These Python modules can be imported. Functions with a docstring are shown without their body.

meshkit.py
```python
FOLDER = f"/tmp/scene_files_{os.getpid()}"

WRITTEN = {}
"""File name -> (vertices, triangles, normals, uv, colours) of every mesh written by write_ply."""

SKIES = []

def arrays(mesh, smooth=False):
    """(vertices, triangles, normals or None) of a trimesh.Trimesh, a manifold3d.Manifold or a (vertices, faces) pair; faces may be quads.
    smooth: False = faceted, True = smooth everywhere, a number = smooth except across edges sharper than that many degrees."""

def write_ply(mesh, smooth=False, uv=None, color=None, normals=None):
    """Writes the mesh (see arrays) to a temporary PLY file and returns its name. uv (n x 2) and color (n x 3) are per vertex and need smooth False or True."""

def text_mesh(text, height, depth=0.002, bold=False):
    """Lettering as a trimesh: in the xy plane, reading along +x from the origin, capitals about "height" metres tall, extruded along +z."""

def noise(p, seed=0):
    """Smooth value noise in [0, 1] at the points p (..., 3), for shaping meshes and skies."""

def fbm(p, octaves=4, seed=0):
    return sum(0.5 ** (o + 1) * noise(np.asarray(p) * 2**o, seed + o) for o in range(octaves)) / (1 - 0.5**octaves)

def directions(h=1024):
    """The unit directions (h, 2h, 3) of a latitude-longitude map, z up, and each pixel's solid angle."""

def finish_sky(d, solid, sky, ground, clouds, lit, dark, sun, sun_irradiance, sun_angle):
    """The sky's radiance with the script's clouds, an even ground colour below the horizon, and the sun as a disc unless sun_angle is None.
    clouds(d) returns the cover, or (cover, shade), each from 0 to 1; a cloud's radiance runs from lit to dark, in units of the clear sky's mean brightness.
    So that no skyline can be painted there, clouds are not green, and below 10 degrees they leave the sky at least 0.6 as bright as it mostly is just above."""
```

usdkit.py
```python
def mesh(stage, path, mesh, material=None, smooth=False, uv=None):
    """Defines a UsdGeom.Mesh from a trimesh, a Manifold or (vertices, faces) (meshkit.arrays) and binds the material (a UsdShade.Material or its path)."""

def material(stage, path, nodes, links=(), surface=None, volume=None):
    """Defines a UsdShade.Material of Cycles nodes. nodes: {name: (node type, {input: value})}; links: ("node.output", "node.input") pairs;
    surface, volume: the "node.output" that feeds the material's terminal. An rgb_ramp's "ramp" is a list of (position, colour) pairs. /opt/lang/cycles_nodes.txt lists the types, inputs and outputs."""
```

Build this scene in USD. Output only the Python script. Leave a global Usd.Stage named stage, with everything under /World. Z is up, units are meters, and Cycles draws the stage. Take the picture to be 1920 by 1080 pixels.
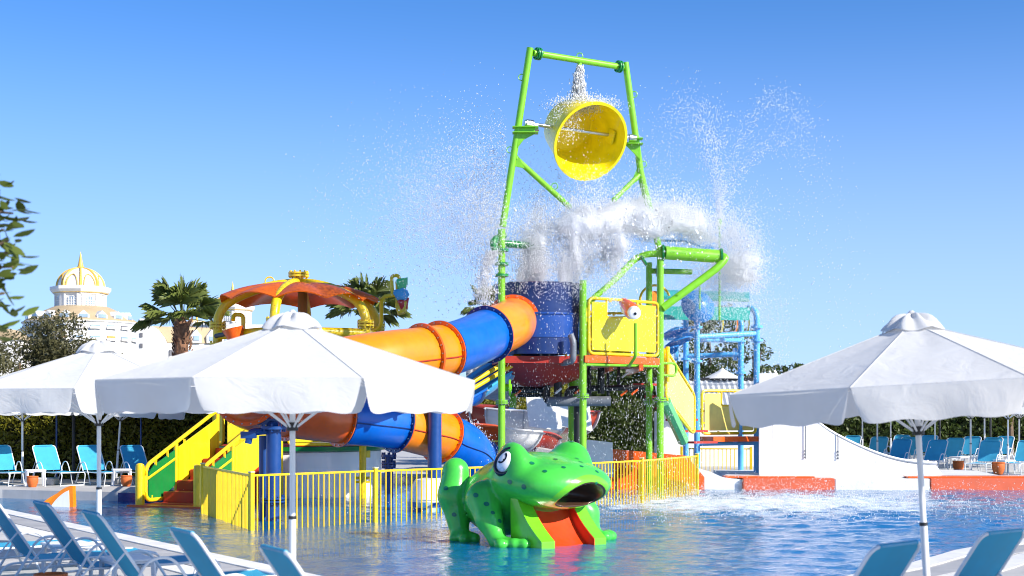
import math, random
import numpy as np, trimesh, shapely, usdkit, meshkit
from shapely.geometry import Polygon, box as sbox
from pxr import Usd, UsdGeom, UsdLux, UsdShade, Gf, Sdf, Vt

stage = Usd.Stage.CreateInMemory()
UsdGeom.SetStageUpAxis(stage, UsdGeom.Tokens.z)
UsdGeom.SetStageMetersPerUnit(stage, 1.0)
world = UsdGeom.Xform.Define(stage, '/World')
stage.SetDefaultPrim(world.GetPrim())
rng = np.random.default_rng(7)
random.seed(7)

# ------------------------------------------------------------------ camera, sky, sun
EYE, FPX, U0, V0 = 2.15, 2667.0, 960.0, 775.0
cam = UsdGeom.Camera.Define(stage, '/World/camera')
cam.CreateHorizontalApertureAttr(36.0)
cam.CreateVerticalApertureAttr(20.25)
cam.CreateFocalLengthAttr(36.0 * FPX / 1920)
cam.CreateVerticalApertureOffsetAttr((V0 - 540) / 1920 * 36.0)
cam.CreateFStopAttr(2.4)
cam.CreateFocusDistanceAttr(32.0)
cam.CreateClippingRangeAttr(Gf.Vec2f(0.1, 5000))
cam.AddTranslateOp().Set(Gf.Vec3d(0, 0, EYE))
cam.AddRotateXYZOp().Set(Gf.Vec3f(90, 0, 0))
EXPOSURE = 1.0
cam.CreateExposureAttr(EXPOSURE)

SUN_AZ = math.radians(123)     # from +y towards +x: behind the camera's right shoulder
SUN_EL = math.radians(30)
S = (math.sin(SUN_AZ) * math.cos(SUN_EL), math.cos(SUN_AZ) * math.cos(SUN_EL), math.sin(SUN_EL))
SKY_STRENGTH = 0.124
sky = UsdLux.DomeLight.Define(stage, '/World/sky')
sky.GetPrim().SetCustomDataByKey('kind', 'structure')
skym = usdkit.material(stage, '/World/Looks/sky', {
    't': ('sky_texture', {'sky_type': 'single_scattering', 'sun_disc': False, 'sun_elevation': SUN_EL, 'sun_rotation': SUN_AZ,
                          'altitude': 10.0, 'air_density': 0.5, 'aerosol_density': 0.3, 'ozone_density': 8.0}),
    'g': ('texture_coordinate', {}), 's': ('separate_xyz', {}), 'm': ('map_range', {'from_min': 0.0, 'from_max': .30, 'to_min': .74, 'to_max': 0.0, 'clamp': True, 'range_type': 'smoothstep'}),
    'tn': ('mix_color', {'blend_type': 'multiply', 'fac': 1.0, 'b': (.74, 1.02, 1.06), 'use_clamp': False}),
    'x': ('mix_color', {'b': (2.5, 3.05, 4.15)}),     # the pale summer haze low over the horizon, all the way round
    'b': ('background_shader', {'strength': SKY_STRENGTH})}, [('g.generated', 's.vector'), ('s.z', 'm.value'), ('m.result', 'x.fac'), ('t.color', 'tn.a'), ('tn.result', 'x.a'), ('x.result', 'b.color')], surface='b.background')
UsdShade.MaterialBindingAPI.Apply(sky.GetPrim()).Bind(skym)
sun = UsdLux.DistantLight.Define(stage, '/World/sun')
sun.CreateIntensityAttr(0.98)
sun.CreateAngleAttr(0.53)
sun.CreateNormalizeAttr(True) if hasattr(sun, 'CreateNormalizeAttr') else None
sun.CreateColorAttr(Gf.Vec3f(1.0, 0.93, 0.82))
q = Gf.Rotation(Gf.Vec3d(0, 0, 1), Gf.Vec3d(*S)).GetQuat()
sun.AddOrientOp().Set(Gf.Quatf(q))

# ------------------------------------------------------------------ helpers
def P(u, v, Y):
    return np.array([(u - U0) / FPX * Y, Y, EYE - (v - V0) / FPX * Y])
def G(u, v, z=0.0):
    "the point at height z that the photograph shows at (u, v)"
    return P(u, v, (EYE - z) * FPX / (v - V0))
def nrm(a):
    a = np.asarray(a, float); return a / (np.linalg.norm(a) + 1e-12)

used = {}
def numbered(parent, name):
    k = (parent, name); n = used.get(k, 0); used[k] = n + 1
    return f'{parent}/{name}' if n == 0 else f'{parent}/{name}_{n:03d}'

class Node:
    def __init__(self, prim, loc): self.prim, self.loc, self.path = prim, np.asarray(loc, float), str(prim.GetPath())

def tag(prim, label=None, cat=None, group=None, kind=None):
    for k, v in (('label', label), ('category', cat), ('group', group), ('kind', kind)):
        if v: prim.SetCustomDataByKey(k, v)

def place(xf, loc, rot=(0, 0, 0), scale=1.0):
    xf.AddTranslateOp().Set(Gf.Vec3d(*map(float, loc)))
    xf.AddRotateZYXOp().Set(Gf.Vec3f(*map(float, rot)))
    s = (scale,) * 3 if np.ndim(scale) == 0 else scale
    xf.AddScaleOp().Set(Gf.Vec3f(*map(float, s)))

def thing(name, label, cat, loc=(0, 0, 0), group=None, rot=(0, 0, 0), scale=1.0, kind=None):
    x = UsdGeom.Xform.Define(stage, numbered('/World', name))
    place(x, loc, rot, scale)
    tag(x.GetPrim(), label, cat, group, kind)
    return Node(x.GetPrim(), loc)

def copy(src, label, loc, rot=(0, 0, 0), group=None, scale=1.0):
    base = src.prim.GetName()
    was = src.prim.GetCustomData()
    x = UsdGeom.Xform.Define(stage, numbered('/World', base))
    x.GetPrim().GetReferences().AddInternalReference(src.prim.GetPath())
    x.GetPrim().SetInstanceable(True)
    for a, v in (('xformOp:translate', Gf.Vec3d(*map(float, loc))), ('xformOp:rotateZYX', Gf.Vec3f(*map(float, rot))), ('xformOp:scale', Gf.Vec3f(scale, scale, scale))):
        x.GetPrim().CreateAttribute(a, Sdf.ValueTypeNames.Double3 if 'translate' in a else Sdf.ValueTypeNames.Float3).Set(v)
    tag(x.GetPrim(), label, was['category'], group or was.get('group'))
    return Node(x.GetPrim(), loc)

def cat(ms):
    V, F, n = [], [], 0
    for m in ms:
        v, f = (m if isinstance(m, tuple) else (np.asarray(m.vertices), np.asarray(m.faces)))
        if len(v) == 0: continue
        f = np.asarray(f)
        if f.shape[1] == 4: f = np.vstack([f[:, [0, 1, 2]], f[:, [0, 2, 3]]])
        V.append(np.asarray(v, float)); F.append(f + n); n += len(v)
    return np.vstack(V), np.vstack(F)

def part(parent, name, ms, mat, smooth=35, local=False, label=None, kind=None):
    "one Mesh under a thing or a part; shapes are given in world space unless local"
    if not isinstance(ms, list): ms = [ms]
    v, f = cat(ms)
    if not local: v = v - parent.loc
    p = numbered(parent.path, name)
    m = usdkit.mesh(stage, p, (v, f), mat, smooth=smooth)
    tag(m.GetPrim(), label, None, None, kind)
    return Node(m.GetPrim(), parent.loc)

def solid(name, ms, mat, label=None, cat_=None, kind=None, group=None, smooth=35):
    "a top-level thing or piece of the setting that is one Mesh"
    if not isinstance(ms, list): ms = [ms]
    m = usdkit.mesh(stage, numbered('/World', name), cat(ms), mat, smooth=smooth)
    tag(m.GetPrim(), label, cat_, group, kind)
    return Node(m.GetPrim(), (0, 0, 0))

# shapes
def box(c, size, rz=0.0, R=None):
    m = trimesh.creation.box(size)
    v = np.asarray(m.vertices)
    if R is not None: v = v @ np.asarray(R).T
    elif rz:
        c_, s_ = math.cos(rz), math.sin(rz); v = v @ np.array([[c_, s_, 0], [-s_, c_, 0], [0, 0, 1]])
    return v + np.asarray(c), np.asarray(m.faces)

def bevel_box(c, size, b=0.02, rz=0.0):
    sx, sy, sz = np.asarray(size) / 2
    pts = []
    for i in (-1, 1):
        for j in (-1, 1):
            for k in (-1, 1):
                pts += [(i * (sx - b), j * (sy - b), k * sz), (i * (sx - b), j * sy, k * (sz - b)), (i * sx, j * (sy - b), k * (sz - b))]
    h = trimesh.convex.convex_hull(np.array(pts))
    v = np.asarray(h.vertices); c_, s_ = math.cos(rz), math.sin(rz)
    return v @ np.array([[c_, s_, 0], [-s_, c_, 0], [0, 0, 1]]) + np.asarray(c), np.asarray(h.faces)

def fillet(pts, r, n=5):
    pts = [np.asarray(p, float) for p in pts]; out = [pts[0]]
    for a, b, c in zip(pts, pts[1:], pts[2:]):
        d1, d2 = np.linalg.norm(a - b), np.linalg.norm(c - b); k = min(r, d1 * .48, d2 * .48)
        p, q_ = b + (a - b) / d1 * k, b + (c - b) / d2 * k
        for t in np.linspace(0, 1, n + 1): out.append((1 - t) ** 2 * p + 2 * t * (1 - t) * b + t * t * q_)
    return out + [pts[-1]]

def fillet_loop(pts, r, n=5):
    pts = list(pts); m = (np.asarray(pts[0]) + np.asarray(pts[1])) / 2
    return fillet([m] + pts[1:] + [pts[0], m], r, n)

def spline(pts, n=8):
    p = np.asarray(pts, float); p = np.vstack([2 * p[0] - p[1], p, 2 * p[-1] - p[-2]]); out = []
    for i in range(1, len(p) - 2):
        for t in np.linspace(0, 1, n, endpoint=False):
            a, b, c, d = p[i - 1:i + 3]
            out.append(.5 * (2 * b + (c - a) * t + (2 * a - 5 * b + 4 * c - d) * t * t + (3 * b - a - 3 * c + d) * t ** 3))
    return np.array(out + [p[-2]])

def frames(p):
    p = np.asarray(p, float); t = np.gradient(p, axis=0); t /= np.linalg.norm(t, axis=1, keepdims=True) + 1e-12
    a = np.cross(t[0], [0, 0, 1.0]);
    if np.linalg.norm(a) < .05: a = np.cross(t[0], [0, 1.0, 0])
    A = [nrm(a)]
    for i in range(1, len(p)): A.append(nrm(A[-1] - t[i] * (A[-1] @ t[i])))
    A = np.array(A); return t, A, np.cross(t, A)

def tube(pts, r, sides=10, caps=True):
    p = np.asarray(pts, float)
    if len(p) == 2: p = np.array([p[0], (p[0] + p[1]) / 2, p[1]])
    t, A, B = frames(p); r = np.broadcast_to(r, (len(p),))
    an = np.arange(sides) * 2 * np.pi / sides
    v = (p[:, None] + r[:, None, None] * (np.cos(an)[None, :, None] * A[:, None] + np.sin(an)[None, :, None] * B[:, None])).reshape(-1, 3)
    i, j = np.meshgrid(np.arange(len(p) - 1), np.arange(sides), indexing='ij'); k = (j + 1) % sides
    f = np.stack([i * sides + j, i * sides + k, (i + 1) * sides + k, (i + 1) * sides + j], -1).reshape(-1, 4)
    f = np.vstack([f[:, [0, 1, 2]], f[:, [0, 2, 3]]])
    if caps:
        n = len(v); v = np.vstack([v, p[0], p[-1]]); jj = np.arange(sides); kk = (jj + 1) % sides; e = (len(p) - 1) * sides
        f = np.vstack([f, np.stack([kk, jj, np.full(sides, n)], 1), np.stack([e + jj, e + kk, np.full(sides, n + 1)], 1)])
    return v, f

def cyl(a, b, r, r2=None, sides=14):
    return tube([a, b], r if r2 is None else [r, (r + r2) / 2, r2], sides)

def disc_flange(c, axis, r, th, sides=20):
    c = np.asarray(c, float); d = nrm(axis) * th / 2
    return cyl(c - d, c + d, r, sides=sides)

def bolts(c, axis, r, n, br, h):
    c, d = np.asarray(c, float), nrm(axis)
    a = np.cross(d, [0, 0, 1.0]);
    if np.linalg.norm(a) < .05: a = np.array([1.0, 0, 0])
    a = nrm(a); b = np.cross(d, a)
    return [cyl(c + r * (math.cos(t) * a + math.sin(t) * b) - d * h, c + r * (math.cos(t) * a + math.sin(t) * b) + d * h, br, sides=6) for t in np.arange(n) * 2 * np.pi / n]

def lathe(prof, c=(0, 0, 0), sides=24, R=None, a0=0.0, a1=2 * np.pi):
    "prof: (r, z) pairs turned about z"
    prof = np.asarray(prof, float); full = a1 - a0 > 6.28
    an = np.linspace(a0, a1, sides + 1)[: sides if full else sides + 1]; n = len(an)
    v = np.stack([prof[:, None, 0] * np.cos(an), prof[:, None, 0] * np.sin(an), np.broadcast_to(prof[:, None, 1], (len(prof), n))], -1).reshape(-1, 3)
    f = []
    for i in range(len(prof) - 1):
        for j in range(n if full else n - 1):
            k = (j + 1) % n; f.append([i * n + j, i * n + k, (i + 1) * n + k, (i + 1) * n + j])
    if R is not None: v = v @ np.asarray(R).T
    f = np.array(f); return v + np.asarray(c), np.vstack([f[:, [0, 1, 2]], f[:, [0, 2, 3]]])

def prism(poly, d, origin, ex, ey):
    "a shapely polygon in the plane (ex, ey) at origin, thickened by d along ex x ey, centred"
    m = trimesh.creation.extrude_polygon(poly, d, engine='earcut'); v = np.asarray(m.vertices); ez = np.cross(ex, ey)
    return np.asarray(origin) + v[:, :1] * np.asarray(ex) + v[:, 1:2] * np.asarray(ey) + (v[:, 2:3] - d / 2) * ez, np.asarray(m.faces)

def slab(poly, z0, z1):
    m = trimesh.creation.extrude_polygon(poly, z1 - z0, engine='earcut'); v = np.asarray(m.vertices).copy(); v[:, 2] += z0
    return v, np.asarray(m.faces)

def sphere(c, r, n=2):
    m = trimesh.creation.icosphere(n); return np.asarray(m.vertices) * np.asarray(r) + np.asarray(c), np.asarray(m.faces)

def ring(c, axis, R, r, sides=14):
    d = nrm(axis); a = nrm(np.cross(d, [0.31, 0.2, 0.93])); b = np.cross(d, a); t = np.linspace(0, 2 * np.pi, sides + 1)
    return tube(np.asarray(c) + R * (np.cos(t)[:, None] * a + np.sin(t)[:, None] * b), r, 6, caps=False)

def sheet(grid, th=0.0):
    "a surface through an (n, m, 3) grid of points; th gives it thickness"
    g = np.asarray(grid, float); n, m = g.shape[:2]
    i, j = np.meshgrid(np.arange(n - 1), np.arange(m - 1), indexing='ij')
    f = np.stack([i * m + j, (i + 1) * m + j, (i + 1) * m + j + 1, i * m + j + 1], -1).reshape(-1, 4)
    v = g.reshape(-1, 3); f = np.vstack([f[:, [0, 1, 2]], f[:, [0, 2, 3]]])
    if th:
        N = np.cross(np.gradient(g, axis=0), np.gradient(g, axis=1)); N /= np.linalg.norm(N, axis=-1, keepdims=True) + 1e-12
        w = (g - th * N).reshape(-1, 3); k = len(v)
        e = [i * m for i in range(n)] + [(n - 1) * m + j for j in range(1, m)] + [i * m + m - 1 for i in range(n - 2, -1, -1)] + list(range(m - 2, 0, -1))
        e = np.array(e); e2 = np.roll(e, -1)
        f = np.vstack([f, f[:, ::-1] + k, np.stack([e2, e, e + k], 1), np.stack([e2, e + k, e2 + k], 1)]); v = np.vstack([v, w])
    return v, f

# ------------------------------------------------------------------ materials
def M(name, col, rough=.5, var=.08, scale=3.0, bump=0.0, bscale=40.0, coat=0.0, metal=0.0, trans=0.0, dirt=0.0, spec=.5, detail=4.0):
    "a principled surface whose colour, roughness and relief vary; trans mixes in light passing through"
    c = np.array(col, float)
    N = {'tc': ('texture_coordinate', {}), 'n': ('noise_texture', {'scale': scale, 'detail': detail, 'roughness': .6}),
         'r': ('rgb_ramp', {'ramp': [(.25, tuple(c * (1 - var))), (.75, tuple(np.minimum(c * (1 + var), 1)))]}),
         'rr': ('map_range', {'from_min': .2, 'from_max': .8, 'to_min': max(rough - .08, .02), 'to_max': min(rough + .12, 1)}),
         'p': ('principled_bsdf', {'metallic': metal, 'coat_weight': coat, 'coat_roughness': .08, 'specular_ior_level': spec})}
    L = [('tc.object', 'n.vector'), ('n.fac', 'r.fac'), ('n.fac', 'rr.value'), ('rr.result', 'p.roughness')]
    if dirt:
        N |= {'mp': ('mapping', {'mapping_type': 'point', 'scale': (3.0, 3.0, .5)}), 'n2': ('noise_texture', {'scale': 2.2, 'detail': 6.0, 'roughness': .7}),
              'd': ('map_range', {'from_min': .5, 'from_max': .75, 'to_min': 0.0, 'to_max': dirt, 'clamp': True}), 'mx': ('mix_color', {'b': tuple(c * .45 + .05)})}
        L += [('tc.object', 'mp.vector'), ('mp.vector', 'n2.vector'), ('n2.fac', 'd.value'), ('d.result', 'mx.fac'), ('r.color', 'mx.a'), ('mx.result', 'p.base_color')]
        src = 'mx.result'
    else:
        L += [('r.color', 'p.base_color')]; src = 'r.color'
    if bump:
        N |= {'bn': ('noise_texture', {'scale': bscale, 'detail': 3.0}), 'b': ('bump', {'strength': bump, 'distance': .01})}
        L += [('tc.object', 'bn.vector'), ('bn.fac', 'b.height'), ('b.normal', 'p.normal')]
    out = 'p.BSDF'
    if trans:
        N |= {'t': ('translucent_bsdf', {}), 'm': ('mix_closure', {'fac': trans})}
        L += [(src, 't.color'), ('p.BSDF', 'm.closure1'), ('t.BSDF', 'm.closure2')]; out = 'm.closure'
    return usdkit.material(stage, f'/World/Looks/{name}', N, L, surface=out)

PLASTIC = dict(rough=.30, coat=.25, var=.13, scale=1.7, dirt=.34, detail=7.0)
PAINT = dict(rough=.34, coat=.2, var=.11, scale=4.0, dirt=.34, detail=7.0)
lime = M('lime_paint', (.19, .53, .016), **PAINT)
dark_green = M('green_panel', (.005, .20, .04), **PLASTIC)
yellow_pipe = M('yellow_paint', (.84, .58, .008), **PAINT)
yellow_panel = M('yellow_panel', (.85, .66, .012), **PLASTIC)
bucket_yellow = M('bucket_yellow', (.88, .70, .004), **PLASTIC)
orange = M('orange_gelcoat', (.90, .235, .002), **PLASTIC)
deep_orange = M('deep_orange', (.80, .115, .006), **PLASTIC)
red_floor = M('red_floor', (.40, .022, .010), rough=.5, var=.15, dirt=.3, bump=.3)
blue_tube = M('blue_gelcoat', (.001, .11, .52), **PLASTIC)
navy = M('navy_gelcoat', (.003, .022, .13), **PLASTIC)
blue_paint = M('blue_post_paint', (.004, .05, .22), **PAINT)
sky_blue = M('sky_blue_paint', (.10, .40, .78), **PAINT)
aqua = M('aqua_panel', (.05, .45, .38), **PLASTIC)
frog_green = M('frog_green', (.065, .54, .055), rough=.27, coat=.4, var=.18, scale=1.6, dirt=.30, detail=7.0)
frog_lip = M('frog_lip', (.16, .60, .02), rough=.2, coat=.7, var=.08)
frog_spot = M('frog_spot', (.006, .16, .075), rough=.3, coat=.4)
white_gel = M('white_gelcoat', (.80, .80, .80), rough=.35, var=.05, scale=.8, dirt=.16, coat=.2)
grey_gel = M('grey_gelcoat', (.50, .52, .55), rough=.4, var=.08, dirt=.2)
black_gloss = M('black_gloss', (.012, .012, .016), rough=.2, coat=.4)
black_pipe = M('black_pipe', (.018, .019, .022), rough=.45, var=.2)
grey_pipe = M('grey_pipe', (.14, .16, .19), rough=.4, var=.15, dirt=.2)
steel = M('steel', (.62, .63, .65), rough=.25, metal=1.0, var=.05)
zinc = M('bolt_steel', (.42, .43, .45), rough=.35, metal=1.0, var=.2, scale=20.0)
canvas = usdkit.material(stage, '/World/Looks/white_canvas', {'tc': ('texture_coordinate', {}), 'n': ('noise_texture', {'scale': 1.4, 'detail': 7.0, 'roughness': .65}), 'r': ('rgb_ramp', {'ramp': [(.25, (.72, .715, .705)), (.7, (.80, .80, .80))]}),
    'w': ('noise_texture', {'scale': 3.2, 'detail': 3.0, 'distortion': 1.6}), 'f': ('noise_texture', {'scale': 260.0}), 'b1': ('bump', {'strength': .45, 'distance': .03}), 'b2': ('bump', {'strength': .12, 'distance': .004}),
    'd': ('diffuse_bsdf', {'roughness': .3}), 't': ('translucent_bsdf', {}), 'm': ('mix_closure', {'fac': .36})},
    [('tc.object', 'n.vector'), ('tc.object', 'w.vector'), ('tc.object', 'f.vector'), ('n.fac', 'r.fac'), ('w.fac', 'b1.height'), ('f.fac', 'b2.height'), ('b1.normal', 'b2.normal'), ('b2.normal', 'd.normal'),
     ('r.color', 'd.color'), ('r.color', 't.color'), ('d.BSDF', 'm.closure1'), ('t.BSDF', 'm.closure2')], surface='m.closure')
pole_white = M('white_pole', (.70, .71, .73), rough=.35, var=.05, coat=.2)
sling = M('teal_sling', (.05, .38, .60), rough=.7, var=.08, scale=6.0, bump=.5, bscale=420.0, trans=.12, spec=.25)
alu = M('white_tube', (.68, .70, .72), rough=.3, var=.06, coat=.3)
table_white = M('white_resin', (.74, .75, .77), rough=.45, var=.05)
terracotta = M('terracotta', (.56, .13, .025), rough=.7, var=.2, scale=8.0, bump=.3)
concrete = M('pale_concrete', (.46, .45, .44), rough=.85, var=.14, scale=1.6, bump=.3, bscale=60.0, dirt=.25)
coping_white = M('white_coping', (.70, .69, .67), rough=.7, var=.10, scale=2.0, bump=.2, dirt=.25)
coping_grey = M('grey_coping', (.36, .36, .37), rough=.75, var=.14, scale=2.0, bump=.2)
navy_tile = M('navy_tile', (.006, .035, .17), rough=.2, var=.25, scale=9.0)
kerb_red = M('kerb_red', (.66, .115, .045), rough=.55, var=.12, dirt=.3)
gold = M('gold_leaf', (.80, .50, .09), rough=.4, metal=.25, var=.12)
wall_white = M('white_stucco', (.76, .74, .71), rough=.85, var=.05, scale=.5, dirt=.12)
roof_tan = M('tan_roof', (.46, .35, .21), rough=.8, var=.10, scale=.6)
window_blue = M('window_glass', (.28, .38, .50), rough=.08, var=.3, scale=.7, coat=.5)
ochre = M('ochre_wall', (.60, .30, .08), rough=.8, var=.08)
dark_void = M('dark_recess', (.16, .16, .18), rough=.8)

def leafmat(name, col, var=.45, scale=.8):
    c = np.array(col)
    return usdkit.material(stage, f'/World/Looks/{name}', {
        'g': ('geometry', {}), 'tc': ('texture_coordinate', {}), 'n': ('noise_texture', {'scale': scale, 'detail': 3.0}), 'ad': ('math', {'math_type': 'multiply_add', 'value2': .6, 'value3': 0.0}),
        's': ('math', {'math_type': 'add'}), 'r': ('rgb_ramp', {'ramp': [(.25, tuple(c * (1 - var))), (.75, tuple(c * (1 + var))), (1.0, tuple(c * (1 + 1.5 * var) * np.array([1.25, 1.05, .8])))]}),
        'p': ('principled_bsdf', {'roughness': .45, 'specular_ior_level': .4}), 't': ('translucent_bsdf', {}), 'm': ('mix_closure', {'fac': .3})},
        [('tc.object', 'n.vector'), ('g.random_per_island', 'ad.value1'), ('n.fac', 's.value1'), ('ad.value', 's.value2'), ('s.value', 'r.fac'),
         ('r.color', 'p.base_color'), ('r.color', 't.color'), ('p.BSDF', 'm.closure1'), ('t.BSDF', 'm.closure2')], surface='m.closure')
hedge_leaf = leafmat('hedge_leaf', (.17, .165, .016))
hedge_dark = leafmat('hedge_leaf_dark', (.075, .11, .025))
olive_leaf = leafmat('olive_leaf', (.105, .100, .042))
tree_leaf = leafmat('tree_leaf', (.085, .115, .035))
ficus_leaf = leafmat('ficus_leaf', (.085, .115, .016), scale=2.0)
palm_leaf = leafmat('palm_leaf', (.16, .20, .045), scale=1.5)
bark = M('bark', (.16, .11, .07), rough=.9, var=.3, scale=8.0, bump=.8, bscale=30.0)
palm_bark = M('palm_husk', (.22, .11, .06), rough=.9, var=.4, scale=9.0, bump=.8, bscale=25.0)
# ------------------------------------------------------------------ the setting: pool, decks, ground
near_edge = [(-40, 73), (-15.3, 36.5), (-10.8, 30.0), (-3.4, 19.0), (-1.5, 16.2), (0, 15.3), (2.6, 15.6), (5.2, 18.8), (6.5, 20.8), (8.1, 22.6), (13, 27.5), (40, 54)]
DECK_N, DECK_F, FLOOR = .15, .22, -.75
near_poly = Polygon([(-40, -6), *near_edge, (40, -6)])
far_poly = Polygon([(-40, 39), (-12.9, 36.0), (-9.0, 34.6), (-8.4, 36.2), (-7.6, 39.0), (-6, 43), (8, 46.5), (14.2, 46.2), (17, 43.5), (40, 44.5), (40, 75), (-40, 75)]).difference(near_poly.buffer(.3))
lawn = Polygon([(-400, -60), (400, -60), (400, 900), (-400, 900)]).difference(Polygon([(-39, -5), (39, -5), (39, 74), (-39, 74)]))
ground_mat = M('dry_ground', (.20, .17, .10), rough=.95, var=.3, scale=.2, bump=.5)
solid('ground', slab(lawn, -.9, .05), ground_mat, kind='structure', smooth=False)
pool_floor_mat = M('pool_floor', (.06, .52, .78), rough=.6, var=.14, scale=.35)
solid('pool_floor', box((0, 30, FLOOR - .1), (90, 76, .2)), pool_floor_mat, kind='structure', smooth=False)
nd = solid('near_deck', slab(near_poly, FLOOR, DECK_N), concrete, kind='structure', smooth=False)
fd = solid('far_deck', slab(far_poly, FLOOR, DECK_F), concrete, kind='structure', smooth=False)

# coping stones along the near edge: a pale outer row and a grey inner row
def resample(line, step):
    ln = shapely.LineString(line); n = max(int(ln.length / step), 1)
    return [np.array(ln.interpolate(t * ln.length / n).coords[0]) for t in range(n + 1)]
visible_edge = [p for p in near_edge if -16 < p[0] < 14]
for off, w, m, dz in ((.20, .36, coping_white, .016), (.66, .44, coping_grey, .010), (1.12, .40, coping_white, .014)):
    ln = shapely.LineString(visible_edge).offset_curve(-off)
    pts = resample(list(ln.coords), .62)
    for a, b in zip(pts, pts[1:]):
        d = b - a; L_ = np.linalg.norm(d)
        if L_ < .1: continue
        part(nd, 'coping_stone', bevel_box((*(a + b) / 2, DECK_N + dz / 2 + rng.uniform(0, .003)), (L_ - .008, w - .008, dz), .003, math.atan2(d[1], d[0])), m, smooth=False)
# navy tiled pool wall under the far deck's edge, and its pale lip
wall_line = [(-9.6, 34.78), (-9.0, 34.56), (-8.36, 36.2), (-7.56, 39.0), (-5.96, 43)]
for a, b in zip(wall_line, wall_line[1:]):
    a, b = np.array(a), np.array(b); d = b - a; L_ = np.linalg.norm(d); n = np.array([d[1], -d[0]]) / L_
    part(fd, 'pool_wall_tile', box((*((a + b) / 2 + n * .03), -.255), (L_, .05, .93), math.atan2(d[1], d[0])), navy_tile, smooth=False)

# water: real waves plus fine ripples
xs, ys = np.arange(-17, 24, .065), np.concatenate([np.arange(14.4, 28, .06), np.arange(28, 47, .11)])
X, Y = np.meshgrid(xs, ys, indexing='ij'); Z = np.zeros_like(X)
wr = np.random.default_rng(3)
for k in range(46):
    lam = 0.20 * (1.15 / .20) ** wr.random(); th = wr.uniform(0, 2 * np.pi); kk = 2 * np.pi / lam
    env = .55 + .45 * np.sin(X * wr.uniform(.15, .7) + Y * wr.uniform(.1, .5) + wr.uniform(0, 6))
    Z += env * lam * .0052 * np.sin(kk * (X * math.cos(th) + Y * math.sin(th)) + wr.uniform(0, 6.3))
fall = np.exp(-((X - 5.5) / 6) ** 2 - ((Y - 33) / 6.5) ** 2)
Z *= (.46 + 1.35 * fall)
Z += fall * .035 * (meshkit.fbm(np.stack([X * 3.1, Y * 2.2, 0 * X], -1), 4, 5) - .5)
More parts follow.
